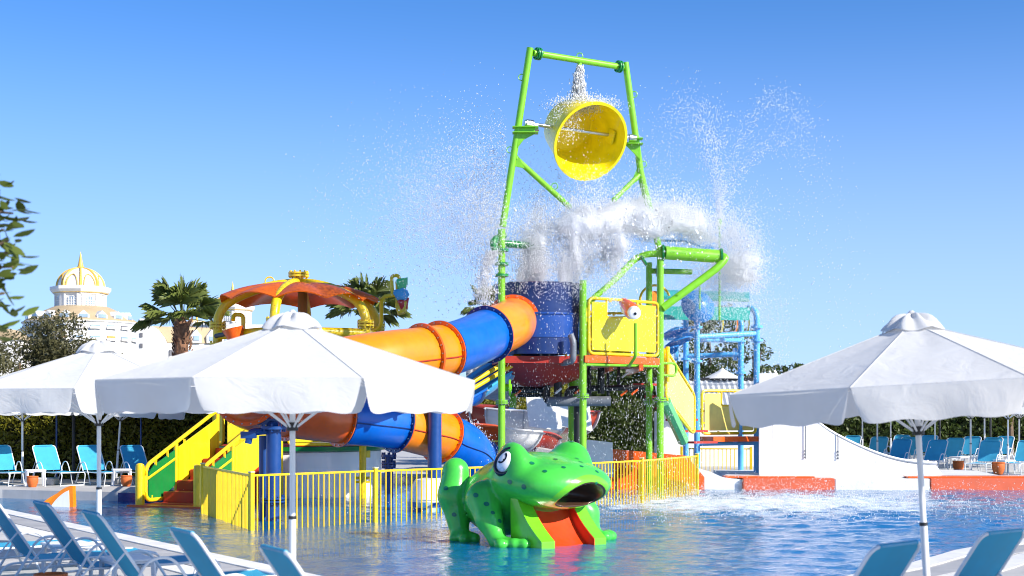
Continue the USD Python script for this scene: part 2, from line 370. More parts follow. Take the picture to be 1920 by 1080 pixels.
water_nodes = {'tc': ('texture_coordinate', {}), 'n1': ('noise_texture', {'scale': 6.5, 'detail': 5.0, 'roughness': .58, 'distortion': .6}), 'b': ('bump', {'strength': .62, 'distance': .035}),
    'fr': ('fresnel', {'IOR': 1.33}), 'tr': ('transparent_bsdf', {'color': (.52, .88, .97)}), 'df': ('diffuse_bsdf', {'color': (.003, .26, .60)}), 'body': ('mix_closure', {'fac': .45}),
    'gl': ('glossy_bsdf', {'roughness': .03, 'color': (1, 1, 1)}), 'm': ('mix_closure', {}),
    'pos': ('separate_xyz', {}), 'gx': ('math', {'math_type': 'subtract', 'value2': 6.0}), 'gy': ('math', {'math_type': 'subtract', 'value2': 34.0}),
    'gx2': ('math', {'math_type': 'multiply'}), 'gy2': ('math', {'math_type': 'multiply'}), 'gys': ('math', {'math_type': 'multiply', 'value2': 1.9}), 'rr': ('math', {'math_type': 'add'}),
    'near': ('map_range', {'from_min': 0.0, 'from_max': 60.0, 'to_min': .30, 'to_max': -.12, 'clamp': True}),
    'n2': ('noise_texture', {'scale': 1.1, 'detail': 8.0, 'roughness': .72}), 'mp': ('mapping', {'scale': (.8, 1.6, 1.0)}), 'sm': ('math', {'math_type': 'add'}),
    'foam': ('map_range', {'from_min': .62, 'from_max': .86, 'to_min': 0.0, 'to_max': .85, 'clamp': True}), 'fd': ('diffuse_bsdf', {'color': (.80, .86, .90)}), 'mf': ('mix_closure', {})}
water_mat = usdkit.material(stage, '/World/Looks/pool_water', water_nodes, [
    ('tc.object', 'n1.vector'), ('n1.fac', 'b.height'), ('b.normal', 'fr.normal'), ('b.normal', 'gl.normal'), ('tr.BSDF', 'body.closure1'), ('df.BSDF', 'body.closure2'),
    ('fr.fac', 'm.fac'), ('body.closure', 'm.closure1'), ('gl.BSDF', 'm.closure2'),
    ('tc.object', 'pos.vector'), ('pos.x', 'gx.value1'), ('pos.y', 'gy.value1'), ('gx.value', 'gx2.value1'), ('gx.value', 'gx2.value2'), ('gy.value', 'gy2.value1'), ('gy.value', 'gy2.value2'),
    ('gy2.value', 'gys.value1'), ('gx2.value', 'rr.value1'), ('gys.value', 'rr.value2'), ('rr.value', 'near.value'), ('tc.object', 'mp.vector'), ('mp.vector', 'n2.vector'),
    ('n2.fac', 'sm.value1'), ('near.result', 'sm.value2'), ('sm.value', 'foam.value'), ('foam.result', 'mf.fac'), ('m.closure', 'mf.closure1'), ('fd.BSDF', 'mf.closure2')], surface='mf.closure')
solid('pool_water', sheet(np.stack([X, Y, Z], -1)), water_mat, kind='structure', smooth=True)
# ------------------------------------------------------------------ the tipping-bucket tower
TB = np.array([1.9, 35.8, 0.0])
tower = thing('play_tower', 'tall lime green pipe tower with the tilted yellow bucket hung in its A-frame', 'play tower', TB)
def post(u, Y, z0, z1, r, mat=lime, par=tower, name='pole', flanges=(), fmat=None):
    x = (u - U0) / FPX * Y
    n = part(par, name, [cyl((x, Y, z0), (x, Y, z1), r, sides=18)], mat)
    for zf in flanges:
        part(n, 'flange', [disc_flange((x, Y, zf - .025), (0, 0, 1), r * 1.75, .03), disc_flange((x, Y, zf + .025), (0, 0, 1), r * 1.75, .03)] , fmat or mat)
        part(n, 'bolts', bolts((x, Y, zf), (0, 0, 1), r * 1.45, 8, .014, .07), zinc, kind='stuff')
    return n
post(940.5, 34.0, -.7, 6.55, .085, flanges=(2.42,))
post(1093, 34.3, -.7, 5.35, .085, flanges=(2.56,))
post(1238, 36.0, -.7, 6.2, .088, flanges=(2.5,))
post(1217, 38.2, -.7, 6.2, .085, flanges=(2.45,))
post(1079, 36.6, -.7, 3.35, .19, flanges=(2.6,))
post(962, 38.0, 2.3, 3.4, .085)
leg_top_l, leg_bot_l = P(994, 94, 34.0), P(942.5, 425, 34.0)
leg_top_r = P(1172.5, 121, 35.46); knee_r = P(1201, 322, 35.6); leg_bot_r = P(1237, 470, 36.0)
part(tower, 'frame_leg', [tube([leg_bot_l, (leg_bot_l + leg_top_l) / 2, leg_top_l + (0, 0, .05)], .083, 16)], lime)
part(tower, 'frame_leg', [tube([leg_bot_r, knee_r, leg_top_r + (0, 0, .05)], .083, 16)], lime)
part(tower, 'frame_strut', [cyl(knee_r + (-.02, .05, -.05), P(1214, 396, 36.3), .06)], lime)
bl, br = P(1000, 99.5, 34.02), P(1168, 126, 35.42)
beam = part(tower, 'top_beam', [cyl(bl, br, .078, sides=16)], lime)
bd = nrm(br - bl)
for t in (.05, .955):
    c = bl + (br - bl) * t
    part(beam, 'flange', [disc_flange(c - bd * .03, bd, .15, .035), disc_flange(c + bd * .03, bd, .15, .035)] + bolts(c, bd, .12, 8, .016, .08), dark_green)
spout = P(1087, 112, 34.75)
part(beam, 'water_spout', [cyl(spout, spout - (0, 0, .20), .058)], lime)
for (u, v, Y) in ((978, 145, 34.0), (956, 281, 34.0), (1189, 177, 35.5), (1207, 308, 35.6), (1040, 349, 34.3), (1087, 105, 34.75)):
    part(tower, 'lifting_loop', [ring(P(u, v, Y), (0.1, 1, 0), .075, .012)], lime)
for a, b, r in ((P(966, 296, 34.0), P(1069, 389, 34.9), .068), (P(1198, 328, 35.6), P(1150, 376, 35.0), .062), (P(1098, 572, 34.45), P(1150, 527, 35.2), .075)):
    part(tower, 'brace', [cyl(a, b, r)], lime)
# gussets at the brace roots
def gusset(pts, th, Y): return prism(Polygon([(P(u, v, Y)[0], P(u, v, Y)[2]) for u, v in pts]), th, (0, Y, 0), (1, 0, 0), (0, 0, 1))
part(tower, 'gusset', [gusset([(967, 286), (975, 298), (984, 316), (966, 312)], .03, 33.98)], lime)
part(tower, 'gusset', [gusset([(1196, 312), (1204, 330), (1192, 342), (1188, 330)], .03, 35.58)], lime)
# bracket shelves that carry the axle
for pts, Y, sx in (([(967, 239), (1003, 239), (1003, 251), (982, 262), (970, 278)], 33.95, 1), ([(1199, 262), (1172, 259), (1170, 269), (1183, 282), (1201, 300)], 35.5, -1)):
    br_ = part(tower, 'axle_bracket', [gusset(pts, .05, Y)], lime)
    c0, c1 = P(pts[0][0], pts[0][1], Y), P(pts[1][0], pts[1][1], Y)
    for dz in (0, -.13):
        part(br_, 'plate', [box((c0 + c1) / 2 + (0, 0, dz), (abs(c1[0] - c0[0]) + .16, .30, .02))], lime)
# roof frame on the right with its blue splash sheet
part(tower, 'roof_beam', [cyl(P(1246, 474, 36.0), P(1350, 481, 36.3), .17, sides=20)], lime)
part(tower, 'roof_beam', [tube(fillet([P(1150, 527, 35.2), P(1192, 484, 35.9), P(1215, 476, 36.0), P(1242, 475, 36.0)], .3), .085, 14)], lime)
part(tower, 'roof_beam', [cyl(P(1218, 508, 38.2), P(1296, 510, 38.6), .075)], lime)
part(tower, 'roof_brace', [tube(fillet([P(1346, 480, 36.3), P(1362, 482, 36.25), P(1347, 501, 36.15), P(1242, 578, 35.95)], .25), .098, 16)], lime)
for u, v, Y, ax in ((1243, 474, 36.0, (1, 0, 0)), (1352, 481, 36.3, (1, 0, 0)), (1207, 489, 35.9, (.8, 0, .5)), (1232, 508, 38.2, (1, 0, 0))):
    part(tower, 'pipe_flange', [disc_flange(P(u, v, Y), ax, .21 if v < 485 else .15, .05)], dark_green)
p00, p01, p10, p11 = P(1221, 450, 36.9), P(1338, 470, 37.2), P(1228, 447, 39.6), P(1332, 464, 39.8)
p00, p01, p10, p11 = [p + np.array([0, 0, .05]) for p in (p00, p01, p10, p11)]
g = [[p00 + (p10 - p00) * s_ + ((p01 + (p11 - p01) * s_) - (p00 + (p10 - p00) * s_)) * t - np.array([0, 0, .1 * math.sin(t * 9)]) * .4 for t in np.linspace(0, 1, 14)] for s_ in np.linspace(0, 1, 4)]
part(tower, 'splash_sheet', [sheet(g, .05)], sky_blue)
# pipework at the top of the left pole, half hidden by the spray
for z in (6.05, 5.72, 5.45):
    part(tower, 'pipe_flange', [disc_flange((-.25, 34.0, z), (0, 0, 1), .17, .06)], dark_green)
part(tower, 'cross_pipe', [cyl(P(922, 455, 34.0), P(1012, 462, 34.6), .09)], dark_green)
part(tower, 'elbow_pipe', [tube(fillet([P(928, 470, 33.9), P(924, 452, 33.9), P(945, 440, 34.2)], .15), .09)], dark_green)
# floor
def fp(u, Y, z=0): return ((u - U0) / FPX * Y, Y)
fl = Polygon([fp(934, 34.15), fp(1096, 34.3), fp(1236, 36.1), fp(1222, 38.5), (1.4, 39.6), (-.7, 38.0)])
part(tower, 'platform_floor', [slab(fl, 3.36, 3.53)], red_floor, smooth=False)
part(tower, 'platform_edge', [box(((1.74 + 3.72) / 2, (34.2 + 35.95) / 2, 3.46), (2.64, .06, .17), math.atan2(1.75, 1.98))], deep_orange, smooth=False)
g = [[(-.30 + 2.0 * t, 34.25 + .35 * t + 2.2 * s_ - .2 * math.sin(t * 3.1), 3.42 - .62 * math.sin(s_ * 1.57) * (.65 + .35 * math.sin(t * 3.1))) for t in np.linspace(0, 1, 12)] for s_ in np.linspace(0, 1, 8)]
part(tower, 'underside_shell', [sheet(g, .04)], red_floor)
for k in range(5):
    part(tower, 'floor_joist', [box((.2 + .75 * k, 36.9 + .1 * k, 3.28), (.1, 4.2, .15))], deep_orange, smooth=False)
# blue entry barrel
bc = np.array([.66, 35.1, 0])
def prof_arc(r, z0, z1): return [(r - .03, z0), (r, z0), (r, z1), (r + .02, z1 + .03), (r - .03, z1 + .03)]
brl = part(tower, 'entry_barrel', [lathe(prof_arc(1.08, 3.58, 5.28), bc, 40, a0=math.radians(-195), a1=math.radians(15))], navy)
part(brl, 'lower_shell', [lathe([(1.02, 3.95), (1.095, 3.98), (1.10, 4.52), (1.125, 4.53), (1.125, 4.57), (1.09, 4.58)], bc, 40, a0=math.radians(-180), a1=math.radians(0))], M('barrel_blue', (.003, .05, .27), **PLASTIC))
part(brl, 'shell_bolts', [cyl(bc + (1.13 * math.cos(a), 1.13 * math.sin(a), 4.55), bc + (1.16 * math.cos(a), 1.16 * math.sin(a), 4.55), .015, sides=6) for a in np.radians(np.arange(-170, -5, 9))], zinc, kind='stuff')
part(brl, 'bowl', [lathe([(1.07, 3.98), (1.0, 3.78), (.8, 3.62), (.4, 3.56), (.05, 3.55)], bc, 32, a0=math.radians(-185), a1=math.radians(5))], blue_tube)
part(tower, 'drain_pipe', [tube(fillet([P(1070, 628, 34.0), P(1075, 640, 33.95), P(1075, 676, 33.95), P(1060, 680, 34.3), P(1046, 682, 35.2)], .12), .075, 12)], grey_pipe)
# yellow guard panels with tube frames
def plane(a, b):
    a, b = np.asarray(a, float), np.asarray(b, float); ex = b - a; ex[2] = 0; L_ = np.linalg.norm(ex); return a, ex / L_, np.array([0, 0, 1.0]), L_
def guard(par, a, b, h, mat_panel, mat_tube, notch=None, r=.038, inset=.10, gap=.085, name='guard_panel'):
    "a panel from a to b (bottom corners) h high, held in a rounded tube frame"
    o, ex, ez, L_ = plane(a, b); w = lambda x, z: o + ex * x + ez * z
    fr = fillet_loop([w(0, 0), w(L_, 0), w(L_, h), w(0, h)], .16)
    poly = Polygon([(inset, gap), (L_ - inset, gap), (L_ - inset, h - gap), (inset, h - gap)]).buffer(.0)
    parts = [tube(fr, r, 10, caps=False)]
    if notch:
        x0, x1, d = notch; poly = poly.difference(sbox(x0, h - d, x1, h + 1))
        parts.append(tube(fillet([w(x0 - .02, h), w(x0 - .02, h - d - .02), w(x1 + .02, h - d - .02), w(x1 + .02, h)], .07), r * .7, 8))
    poly = poly.buffer(-.04).buffer(.04)
    ey = np.cross(ez, ex)
    pn = part(par, name, [prism(poly, .025, o, ex, ez)], mat_panel, smooth=False)
    part(pn, 'tube_frame', parts, mat_tube)
    part(pn, 'clamps', [box(w(x, z), (.06, .06, .06)) for x in (L_ * .3, L_ * .7) for z in (.04, h - .04)] + [box(w(x, z), (.09, .05, .05)) for x in (.05, L_ - .05) for z in (h * .25, h * .75)], mat_tube, kind='stuff', smooth=False)
    return pn
A, B = P(1104, 666, 34.35), P(1234, 667, 35.95); A[2] = B[2] = 3.6
guard(tower, A, B, 1.34, yellow_panel, yellow_pipe, notch=(.62, 1.65, .42))
guard(tower, (1.70, 34.45, 3.6), (1.86, 35.6, 3.6), 1.3, yellow_panel, yellow_pipe)
guard(tower, (3.78, 36.1, 3.6), (3.70, 38.1, 3.6), 1.3, yellow_panel, yellow_pipe)
guard(tower, (3.35, 38.9, 3.6), (1.5, 39.6, 3.6), 1.3, yellow_panel, yellow_pipe)
part(tower, 'guard_rail', [cyl(P(1098, 683, 34.3), P(1237, 686, 36.0), .045)], lime)
part(tower, 'guard_rail', [tube(fillet([P(1240, 681, 36.0), P(1268, 681, 36.3), P(1268, 705, 36.3), P(1240, 703, 36.0)], .15), .035)], lime)
# yellow stair flight running down at the right
sA = [P(1246, 651, 37.0), P(1302, 741, 38.8), P(1301, 812, 38.8), P(1290, 809, 38.6), P(1247, 748, 37.1)]
o = np.array(sA[0]); ex = nrm(np.array([sA[1][0] - o[0], sA[1][1] - o[1], 0])); ez = np.array([0, 0, 1.0])
pl = Polygon([((p - o) @ ex, (p - o)[2]) for p in sA])
sp = part(tower, 'stair_side_panel', [prism(pl.buffer(-.07), .03, o, ex, ez)], M('stair_panel_yellow', (.86, .72, .16), **PLASTIC), smooth=False)
part(sp, 'tube_frame', [tube(fillet_loop([o + ex * x + ez * z for x, z in list(pl.exterior.coords)[:-1]], .15), .04, 10, caps=False)], yellow_pipe)
part(tower, 'stair_stringer', [cyl(P(1247, 752, 37.15), P(1281, 826, 38.5), .16, sides=8)], M('mint_stringer', (.14, .55, .22), **PLASTIC))
for k in range(6):
    c = P(1243, 690, 37.6) + np.array([.33 * k - .45, .36 * k + .45, -.42 - .32 * k])
    part(tower, 'stair_tread', [box(c + (0.2, .5, 0), (.9, .34, .06), math.radians(35))], red_floor, smooth=False)
part(tower, 'stair_post', [cyl(P(1252, 650, 37.0), P(1252, 716, 37.0), .05)], yellow_pipe)
# plumbing below the platform: (pixel polyline, depth, radius)
for pl_, Y, r in (([(948, 711), (1044, 708)], 36.2, .075), ([(969, 682), (969, 730)], 36.2, .045), ([(989, 680), (989, 728)], 36.2, .045), ([(1009, 682), (1009, 719), (1024, 720)], 36.3, .05),
                  ([(960, 731), (1026, 731)], 36.3, .085), ([(968, 741), (1026, 741)], 36.4, .05), ([(1025, 711), (1025, 752), (1040, 753)], 36.0, .095), ([(1046, 682), (1046, 745)], 35.9, .10),
                  ([(1025, 753), (1145, 752)], 35.8, .125), ([(1066, 752), (1066, 732), (1085, 731)], 35.9, .11), ([(1083, 760), (1083, 905)], 36.0, .10),
                  ([(1105, 684), (1105, 742)], 36.8, .05), ([(1127, 690), (1127, 738)], 36.8, .09), ([(1140, 690), (1140, 745)], 37.0, .04), ([(1100, 728), (1210, 727)], 36.9, .075), ([(1160, 688), (1160, 726)], 37.0, .04)):
    part(tower, 'water_pipe', [tube(fillet([P(u, v, Y) for u, v in pl_], .12), r, 12)], black_pipe if Y != 35.8 else grey_pipe)
for u, v, Y, c in ((971, 737, 36.1, deep_orange), (1084, 733, 35.7, deep_orange), (1170, 737, 36.8, deep_orange), (1047, 733, 35.7, white_gel), (1190, 735, 36.8, deep_orange), (1172, 703, 36.8, white_gel)):
    part(tower, 'valve_handle', [cyl(P(u - 6, v + 5, Y), P(u + 6, v - 5, Y), .03, sides=6)], c)
for u, Y in ((952, 34.2), (1216, 37.0)):
    part(tower, 'pipe_stub', [cyl(P(u - 8, 727, Y), P(u + 8, 727, Y), .09), disc_flange(P(u + 4, 727, Y), (1, 0, 0), .2, .05)], lime)

# ------------------------------------------------------------------ the tipping bucket on its axle
ax0, ax1 = P(992, 232, 34.1), P(1184, 259, 35.45)
mid = (ax0 + ax1) / 2
ad = nrm(ax1 - ax0)
d = np.array([.47, -.743, -.47]); d = nrm(d - ad * (d @ ad)); side = ad; up = np.cross(side, d)
R = np.stack([side, np.cross(d, side), d], 1)      # local z = opening direction
bo = P(1108, 266, 34.38); back = bo - d * 1.30
bk = thing('tipping_bucket', 'big yellow bucket tipped over on a steel axle inside the green frame', 'bucket', back)
part(bk, 'bucket_shell', [lathe([(.02, .0), (.58, .0), (.66, .03), (.70, .10), (.93, 1.22), (.985, 1.25), (.985, 1.31), (.92, 1.31), (.905, 1.24), (.66, .14), (.60, .08), (.02, .06)], back, 48, R=R)], bucket_yellow, smooth=40)
part(bk, 'axle', [cyl(ax0, ax1, .045, sides=16)], steel)
for c, s_ in ((ax0, 1), (ax1, -1)):
    part(bk, 'bearing', [cyl(c - ad * .10, c + ad * .10, .10, sides=16), cyl(c - ad * .13, c - ad * .10, .07), box(c + ad * s_ * .18 - np.array([0, 0, .09]), (.16, .2, .1))], steel)
part(bk, 'axle_plate', [box(mid + ad * .78 + d * .1, (.03, .34, .34), R=R)], bucket_yellow, smooth=False)
part(bk, 'axle_plate', [box(mid - ad * .78 + d * .1, (.03, .34, .34), R=R)], bucket_yellow, smooth=False)

# water cannon on the guard panel
wc = thing('water_cannon', 'red and white water cannon nozzle poking through the yellow tower panel', 'water cannon', P(1190, 680, 34.2))
tip, tail = P(1191, 588, 34.2), P(1168, 566, 35.3)
dd = nrm(tail - tip)
part(wc, 'nozzle', [tube([tip, tip + dd * .02, tip + dd * .14, tip + dd * .2], [.11, .15, .16, .14], 16)], white_gel)
part(wc, 'barrel', [tube([tip + dd * .16, tip + dd * .3, tip + dd * .75, tip + dd * 1.15], [.155, .185, .155, .11], 16)], deep_orange)
part(wc, 'saddle', [tube([tip + dd * .35 - (0, 0, .045), tip + dd * .55 - (0, 0, .05), tip + dd * .9 - (0, 0, .04)], [.185, .175, .15], 16)], white_gel)
part(wc, 'muzzle', [cyl(tip - dd * .012, tip + dd * .05, .035)], black_gloss)
part(wc, 'stand_pipe', [tube(fillet([P(1192, 606, 34.25), P(1192, 668, 34.25), P(1182, 682, 34.6), P(1180, 686, 35.2)], .12), .042, 10)], lime)

# ------------------------------------------------------------------ the enclosed tube slide
tp = [P(962, 603, 34.1), P(958, 608, 33.3), P(945, 614, 32.5), P(914, 627, 31.7), P(870, 646, 30.85), P(828, 658, 30.2), P(793, 664, 29.7), (-2.8, 28.75, 3.22), (-3.8, 28.05, 3.0), (-4.75, 27.9, 2.75), (-5.35, 28.5, 2.52),
      (-5.3, 29.5, 2.32), (-4.75, 30.2, 2.2), (-4.0, 30.5, 2.10), P(680, 787, 31.1), P(744, 795, 31.7), P(790, 806, 32.2), P(828, 818, 32.9), P(868, 838, 33.4), P(893, 868, 34.3)]
tp = np.array([np.asarray(p, float) for p in tp])
ts = thing('tube_slide', 'closed orange and blue tube slide curling down from the dark blue barrel', 'slide', tp[9] * (1, 1, 0))
sec = [(0, 2, orange), (2, 3, orange), (3, 5, blue_tube), (5, 6, orange), (6, 8, orange), (8, 10, deep_orange), (10, 12, deep_orange), (12, 13.4, deep_orange), (13.4, 15, blue_tube), (15, 17, orange), (17, 19, blue_tube)]
NS = 10; full = spline(tp, NS); TR = .565
tt, AA, BB = frames(full)
def sect(i0, i1, r): return tube(full[i0:i1 + 1], r, 36, caps=False)
def open_tube(pts, r0, r1):
    a, b = tube(pts, r0, 40, caps=False), tube(pts, r1, 40, caps=False)
    return [a, (b[0], b[1][:, ::-1])]
flange_col = {0: navy}
for n, (a, b, m) in enumerate(sec):
    i0, i1 = int(round(a * NS)), int(round(b * NS))
    if n == 1: continue
    if n == 0: i1 = int(3 * NS)
    s_ = part(ts, 'tube_section', open_tube(full[i0:i1 + 1], TR, TR - .03), m, smooth=40)
    for e, sg in ((i0, 1), (i1, -1)):
        c, ax = full[e], tt[e]
        fm = navy if m is blue_tube else deep_orange
        R_ = np.stack([nrm(np.cross(ax, [0, 0, 1])), np.cross(ax, nrm(np.cross(ax, [0, 0, 1]))), ax], 1)
        R_ = np.stack([R_[:, 0], np.cross(ax, R_[:, 0]), ax], 1)
        part(s_, 'flange', [lathe([(TR - .03, .0), (TR + .085, .0), (TR + .085, .022 * sg), (TR - .03, .022 * sg)][::sg], c + ax * .002 * sg, 48, R=R_)], fm, smooth=30)
        if sg == -1 or n == 0:
            part(s_, 'flange_bolts', bolts(c, ax, TR + .045, 22, .016, .045), zinc, kind='stuff')
    # the seam flange along the side
    side_ = np.array([nrm(np.cross(t_, [0, 0, 1])) for t_ in tt[i0:i1 + 1]]); side_ *= np.where((side_ @ np.array([0, 1, 0])) > 0, -1, 1)[:, None]
    if n in (3, 4, 8, 9, 10):
        part(s_, 'seam', [sheet(np.stack([full[i0:i1 + 1] + side_ * TR * .985 + (0, 0, -.10), full[i0:i1 + 1] + side_ * (TR + .014) + (0, 0, -.11), full[i0:i1 + 1] + side_ * (TR + .012) + (0, 0, -.122), full[i0:i1 + 1] + side_ * TR * .985 + (0, 0, -.132)], 1))], navy if m is blue_tube else red_floor)
# posts that carry the tube
def blue_column(u, Y, ztop, label, r=.15, zf=(), arm=None):
    x = (u - U0) / FPX * Y
    t = thing('slide_column', label, 'column', (x, Y, 0), group=None)
    part(t, 'post', [cyl((x, Y, -.74), (x, Y, ztop), r, sides=18)], blue_paint)
    part(t, 'cap_plate', [disc_flange((x, Y, ztop), (0, 0, 1), r * 1.8, .06)] + bolts((x, Y, ztop), (0, 0, 1), r * 1.5, 8, .02, .08), blue_paint)
    for z in zf:
        part(t, 'flange', [disc_flange((x, Y, z - .03), (0, 0, 1), r * 1.7, .035), disc_flange((x, Y, z + .03), (0, 0, 1), r * 1.7, .035)] + bolts((x, Y, z), (0, 0, 1), r * 1.45, 8, .02, .09), blue_paint)
    if arm:
        part(t, 'saddle', [tube([np.array((x, Y, ztop + .02)), np.array(arm)], r * .7, 10), box(np.array(arm), (.5, .5, .12))], blue_paint)
    return t
c1 = blue_column(513, 28.5, 1.86, 'thick blue steel column standing nearest in the water under the slide bend', .15, (.42,), (-4.95, 28.8, 1.98))
part(c1, 'second_post', [cyl((-5.05, 28.95, -.74), (-5.05, 28.95, 1.7), .10)], blue_paint)
part(c1, 'bracket_arm', [tube(fillet([(-4.8, 28.5, 1.80), (-5.2, 28.3, 1.78), (-5.25, 28.3, 1.55)], .08), .07, 8), box((-5.24, 28.3, 1.72), (.3, .16, .14))], blue_paint)
blue_column(815, 31.6, 3.0, 'blue steel column rising from the white pedestal past the tube slide', .155)
blue_column(729, 33.5, 1.15, 'slim blue steel column below the blue lower tube section', .10, (.95,))
pd = thing('column_pedestal', 'white rounded pedestal with blue mosaic band in the water at the column foot', 'pedestal', P(812, 775, 31.6) * (1, 1, 0))
pc = P(812, 775, 31.6) * (1, 1, 0)
part(pd, 'pedestal_cap', [lathe([(.53, .22), (.55, .26), (.50, .52), (.40, .68), (.2, .72), (.02, .72)], pc, 28)], white_gel)
part(pd, 'pedestal_core', [lathe([(.545, -.74), (.545, .22), (.5, .23)], pc, 28)], white_gel)
tm = [M(f'mosaic_{k}', c, rough=.15, var=.2) for k, c in enumerate(((.02, .10, .35), (.10, .35, .62), (.45, .60, .70), (.01, .05, .22)))]
for k in range(28):
    for j in range(3):
        a = (k + .5) / 28 * 2 * np.pi; c = pc + (.553 * math.cos(a), .553 * math.sin(a), .15 - j * .12)
        part(pd, 'mosaic_tile', [box(c, (.02, .112, .105), a)], tm[rng.integers(4)], smooth=False)

# ------------------------------------------------------------------ open slides behind and below
def trough(path, r, mats, par, n=9, lip=.10, a0=200, a1=340, cuts=None):
    pts = spline(path, n); t_ = np.gradient(pts, axis=0); t_ /= np.linalg.norm(t_, axis=1, keepdims=True)
    sd = np.array([nrm(np.cross(a, [0, 0, 1])) for a in t_]); upv = np.cross(sd, t_)
    an = np.radians(np.linspace(a0, a1, 15))
    prof = [(math.cos(a) * r, math.sin(a) * r) for a in an]
    prof = [(prof[0][0] - lip, prof[0][1] + .02)] + prof + [(prof[-1][0] + lip, prof[-1][1] + .02)]
    cuts = cuts or np.linspace(0, len(pts) - 1, len(mats) + 1).astype(int)
    for m, i0, i1 in zip(mats, cuts, cuts[1:]):
        gr = np.array([[p + s_ * x + u_ * z for x, z in prof] for p, s_, u_ in zip(pts[i0:i1 + 1], sd[i0:i1 + 1], upv[i0:i1 + 1])])
        q = part(par, 'slide_section', [sheet(gr, .045)], m, smooth=40)
        e = np.array([[pts[i1] + sd[i1] * x * k + upv[i1] * z * k + t_[i1] * .0 for x, z in prof] for k in (1.0, 1.10)])
        part(q, 'joint_flange', [sheet(e, .05)], grey_gel if m is not red_floor else deep_orange)
light_blue = M('light_blue_gelcoat', (.05, .40, .75), **PLASTIC)
bs = thing('body_slide', 'light blue open slide with yellow rails tucked under the closed tube', 'slide', P(920, 700, 35.0))
trough([P(985, 648, 36.2), P(945, 672, 35.6), P(905, 700, 34.9), P(860, 730, 34.2), P(800, 765, 33.5)], .52, [light_blue, light_blue, blue_tube], bs)
for off in (0, .17):
    part(bs, 'side_rail', [cyl(P(990, 660, 35.1) + (0, -.1, off - .1), P(860, 737, 33.6) + (0, -.1, off - .1), .055)], yellow_pipe)
fs = thing('grey_slide_mouth', 'grey round slide mouth with bolted rim behind the left green pole', 'slide', P(918, 720, 37.5))
ra = nrm(np.array([-.25, -.93, .15])); rx = nrm(np.cross([0, 0, 1], ra)); Rm = np.stack([rx, np.cross(ra, rx), ra], 1)
mc = P(922, 700, 37.5)
part(fs, 'dish', [lathe([(.02, -.1), (.4, -.08), (.56, 0), (.60, .02)], mc, 32, R=Rm)], grey_gel)
part(fs, 'rim', [lathe([(.58, -.02), (.70, -.02), (.70, .03), (.58, .03)], mc, 36, R=Rm), lathe([(.60, -.01), (.60, -1.2)], mc, 30, R=Rm)], M('rim_grey', (.36, .38, .41), rough=.4))
part(fs, 'rim_bolts', bolts(mc + ra * .02, ra, .64, 20, .02, .03), zinc, kind='stuff')
dark_red = M('dark_red_gelcoat', (.40, .045, .02), **PLASTIC)
rs = thing('red_white_slide', 'wide open red and white slide winding behind the tower poles', 'slide', P(1000, 900, 44.0) * (1, 1, 0))
trough([P(860, 752, 47), P(905, 754, 46.8), P(960, 762, 46.4), P(1030, 765, 46.5), P(1085, 765, 47.5)], .85, [dark_red, dark_red, white_gel, white_gel, dark_red], rs, a0=190, a1=350)
ws = thing('red_lane_slide', 'orange red slide section curving low in front of the white chute', 'slide', P(920, 900, 43.0) * (1, 1, 0))
trough([P(850, 785, 43.2), P(900, 787, 43.0), P(940, 792, 42.9), P(985, 800, 43.1), P(1010, 812, 44.0)], .72, [deep_orange, deep_orange, white_gel, dark_red], ws, a0=195, a1=345)
gs = thing('white_lane_slide', 'pale grey slide trough running down to the right behind the frog', 'slide', P(1080, 900, 41.0) * (1, 1, 0))
trough([P(985, 830, 42.2), P(1030, 838, 41.8), P(1090, 846, 41.3), P(1150, 856, 41.0)], .80, [grey_gel, white_gel, white_gel], gs, a0=195, a1=345)
for k, (u0, u1) in enumerate(((992, 1050), (1050, 1080))):
    part(gs, 'chute_panel', [prism(Polygon([(0, 0), (1.1, -.15), (1.0, .85), (-.1, 1.0)]), .06, P(u0, 800, 44.5 + k), (.95, .3, 0), (0, .25, .97))], white_gel, smooth=False)
os_ = thing('orange_lane_slide', 'orange red slide lane ending behind the yellow fence right of the frog', 'slide', P(1220, 930, 39.5) * (1, 1, 0))
trough([P(1150, 868, 41.2), P(1200, 878, 40.7), P(1250, 888, 40.3), P(1300, 898, 40.0)], .62, [kerb_red, deep_orange, kerb_red], os_, a0=190, a1=350)
part(os_, 'side_wall', [prism(Polygon([(0, 0), (2.7, 0), (2.7, .35), (2.2, .95), (0, 1.15)]), .08, P(1140, 918, 39.9), (1, 0, 0), (0, 0, 1))], deep_orange, smooth=False)
for k in range(3):
    for j in range(2):
        part(os_, 'stiffener_rib', [box(P(1160 + 44 * k, 885 + 17 * j, 39.82), (.05, .06, .7 if j else .3))], dark_red, smooth=False)
wp = P(1122, 858, 39.6)
part(os_, 'end_panel', [prism(Polygon([(-.42, -.5), (.42, -.55), (.40, .42), (-.32, .5)]), .10, wp, (.97, .24, 0), (0, 0, 1))], white_gel, smooth=False)

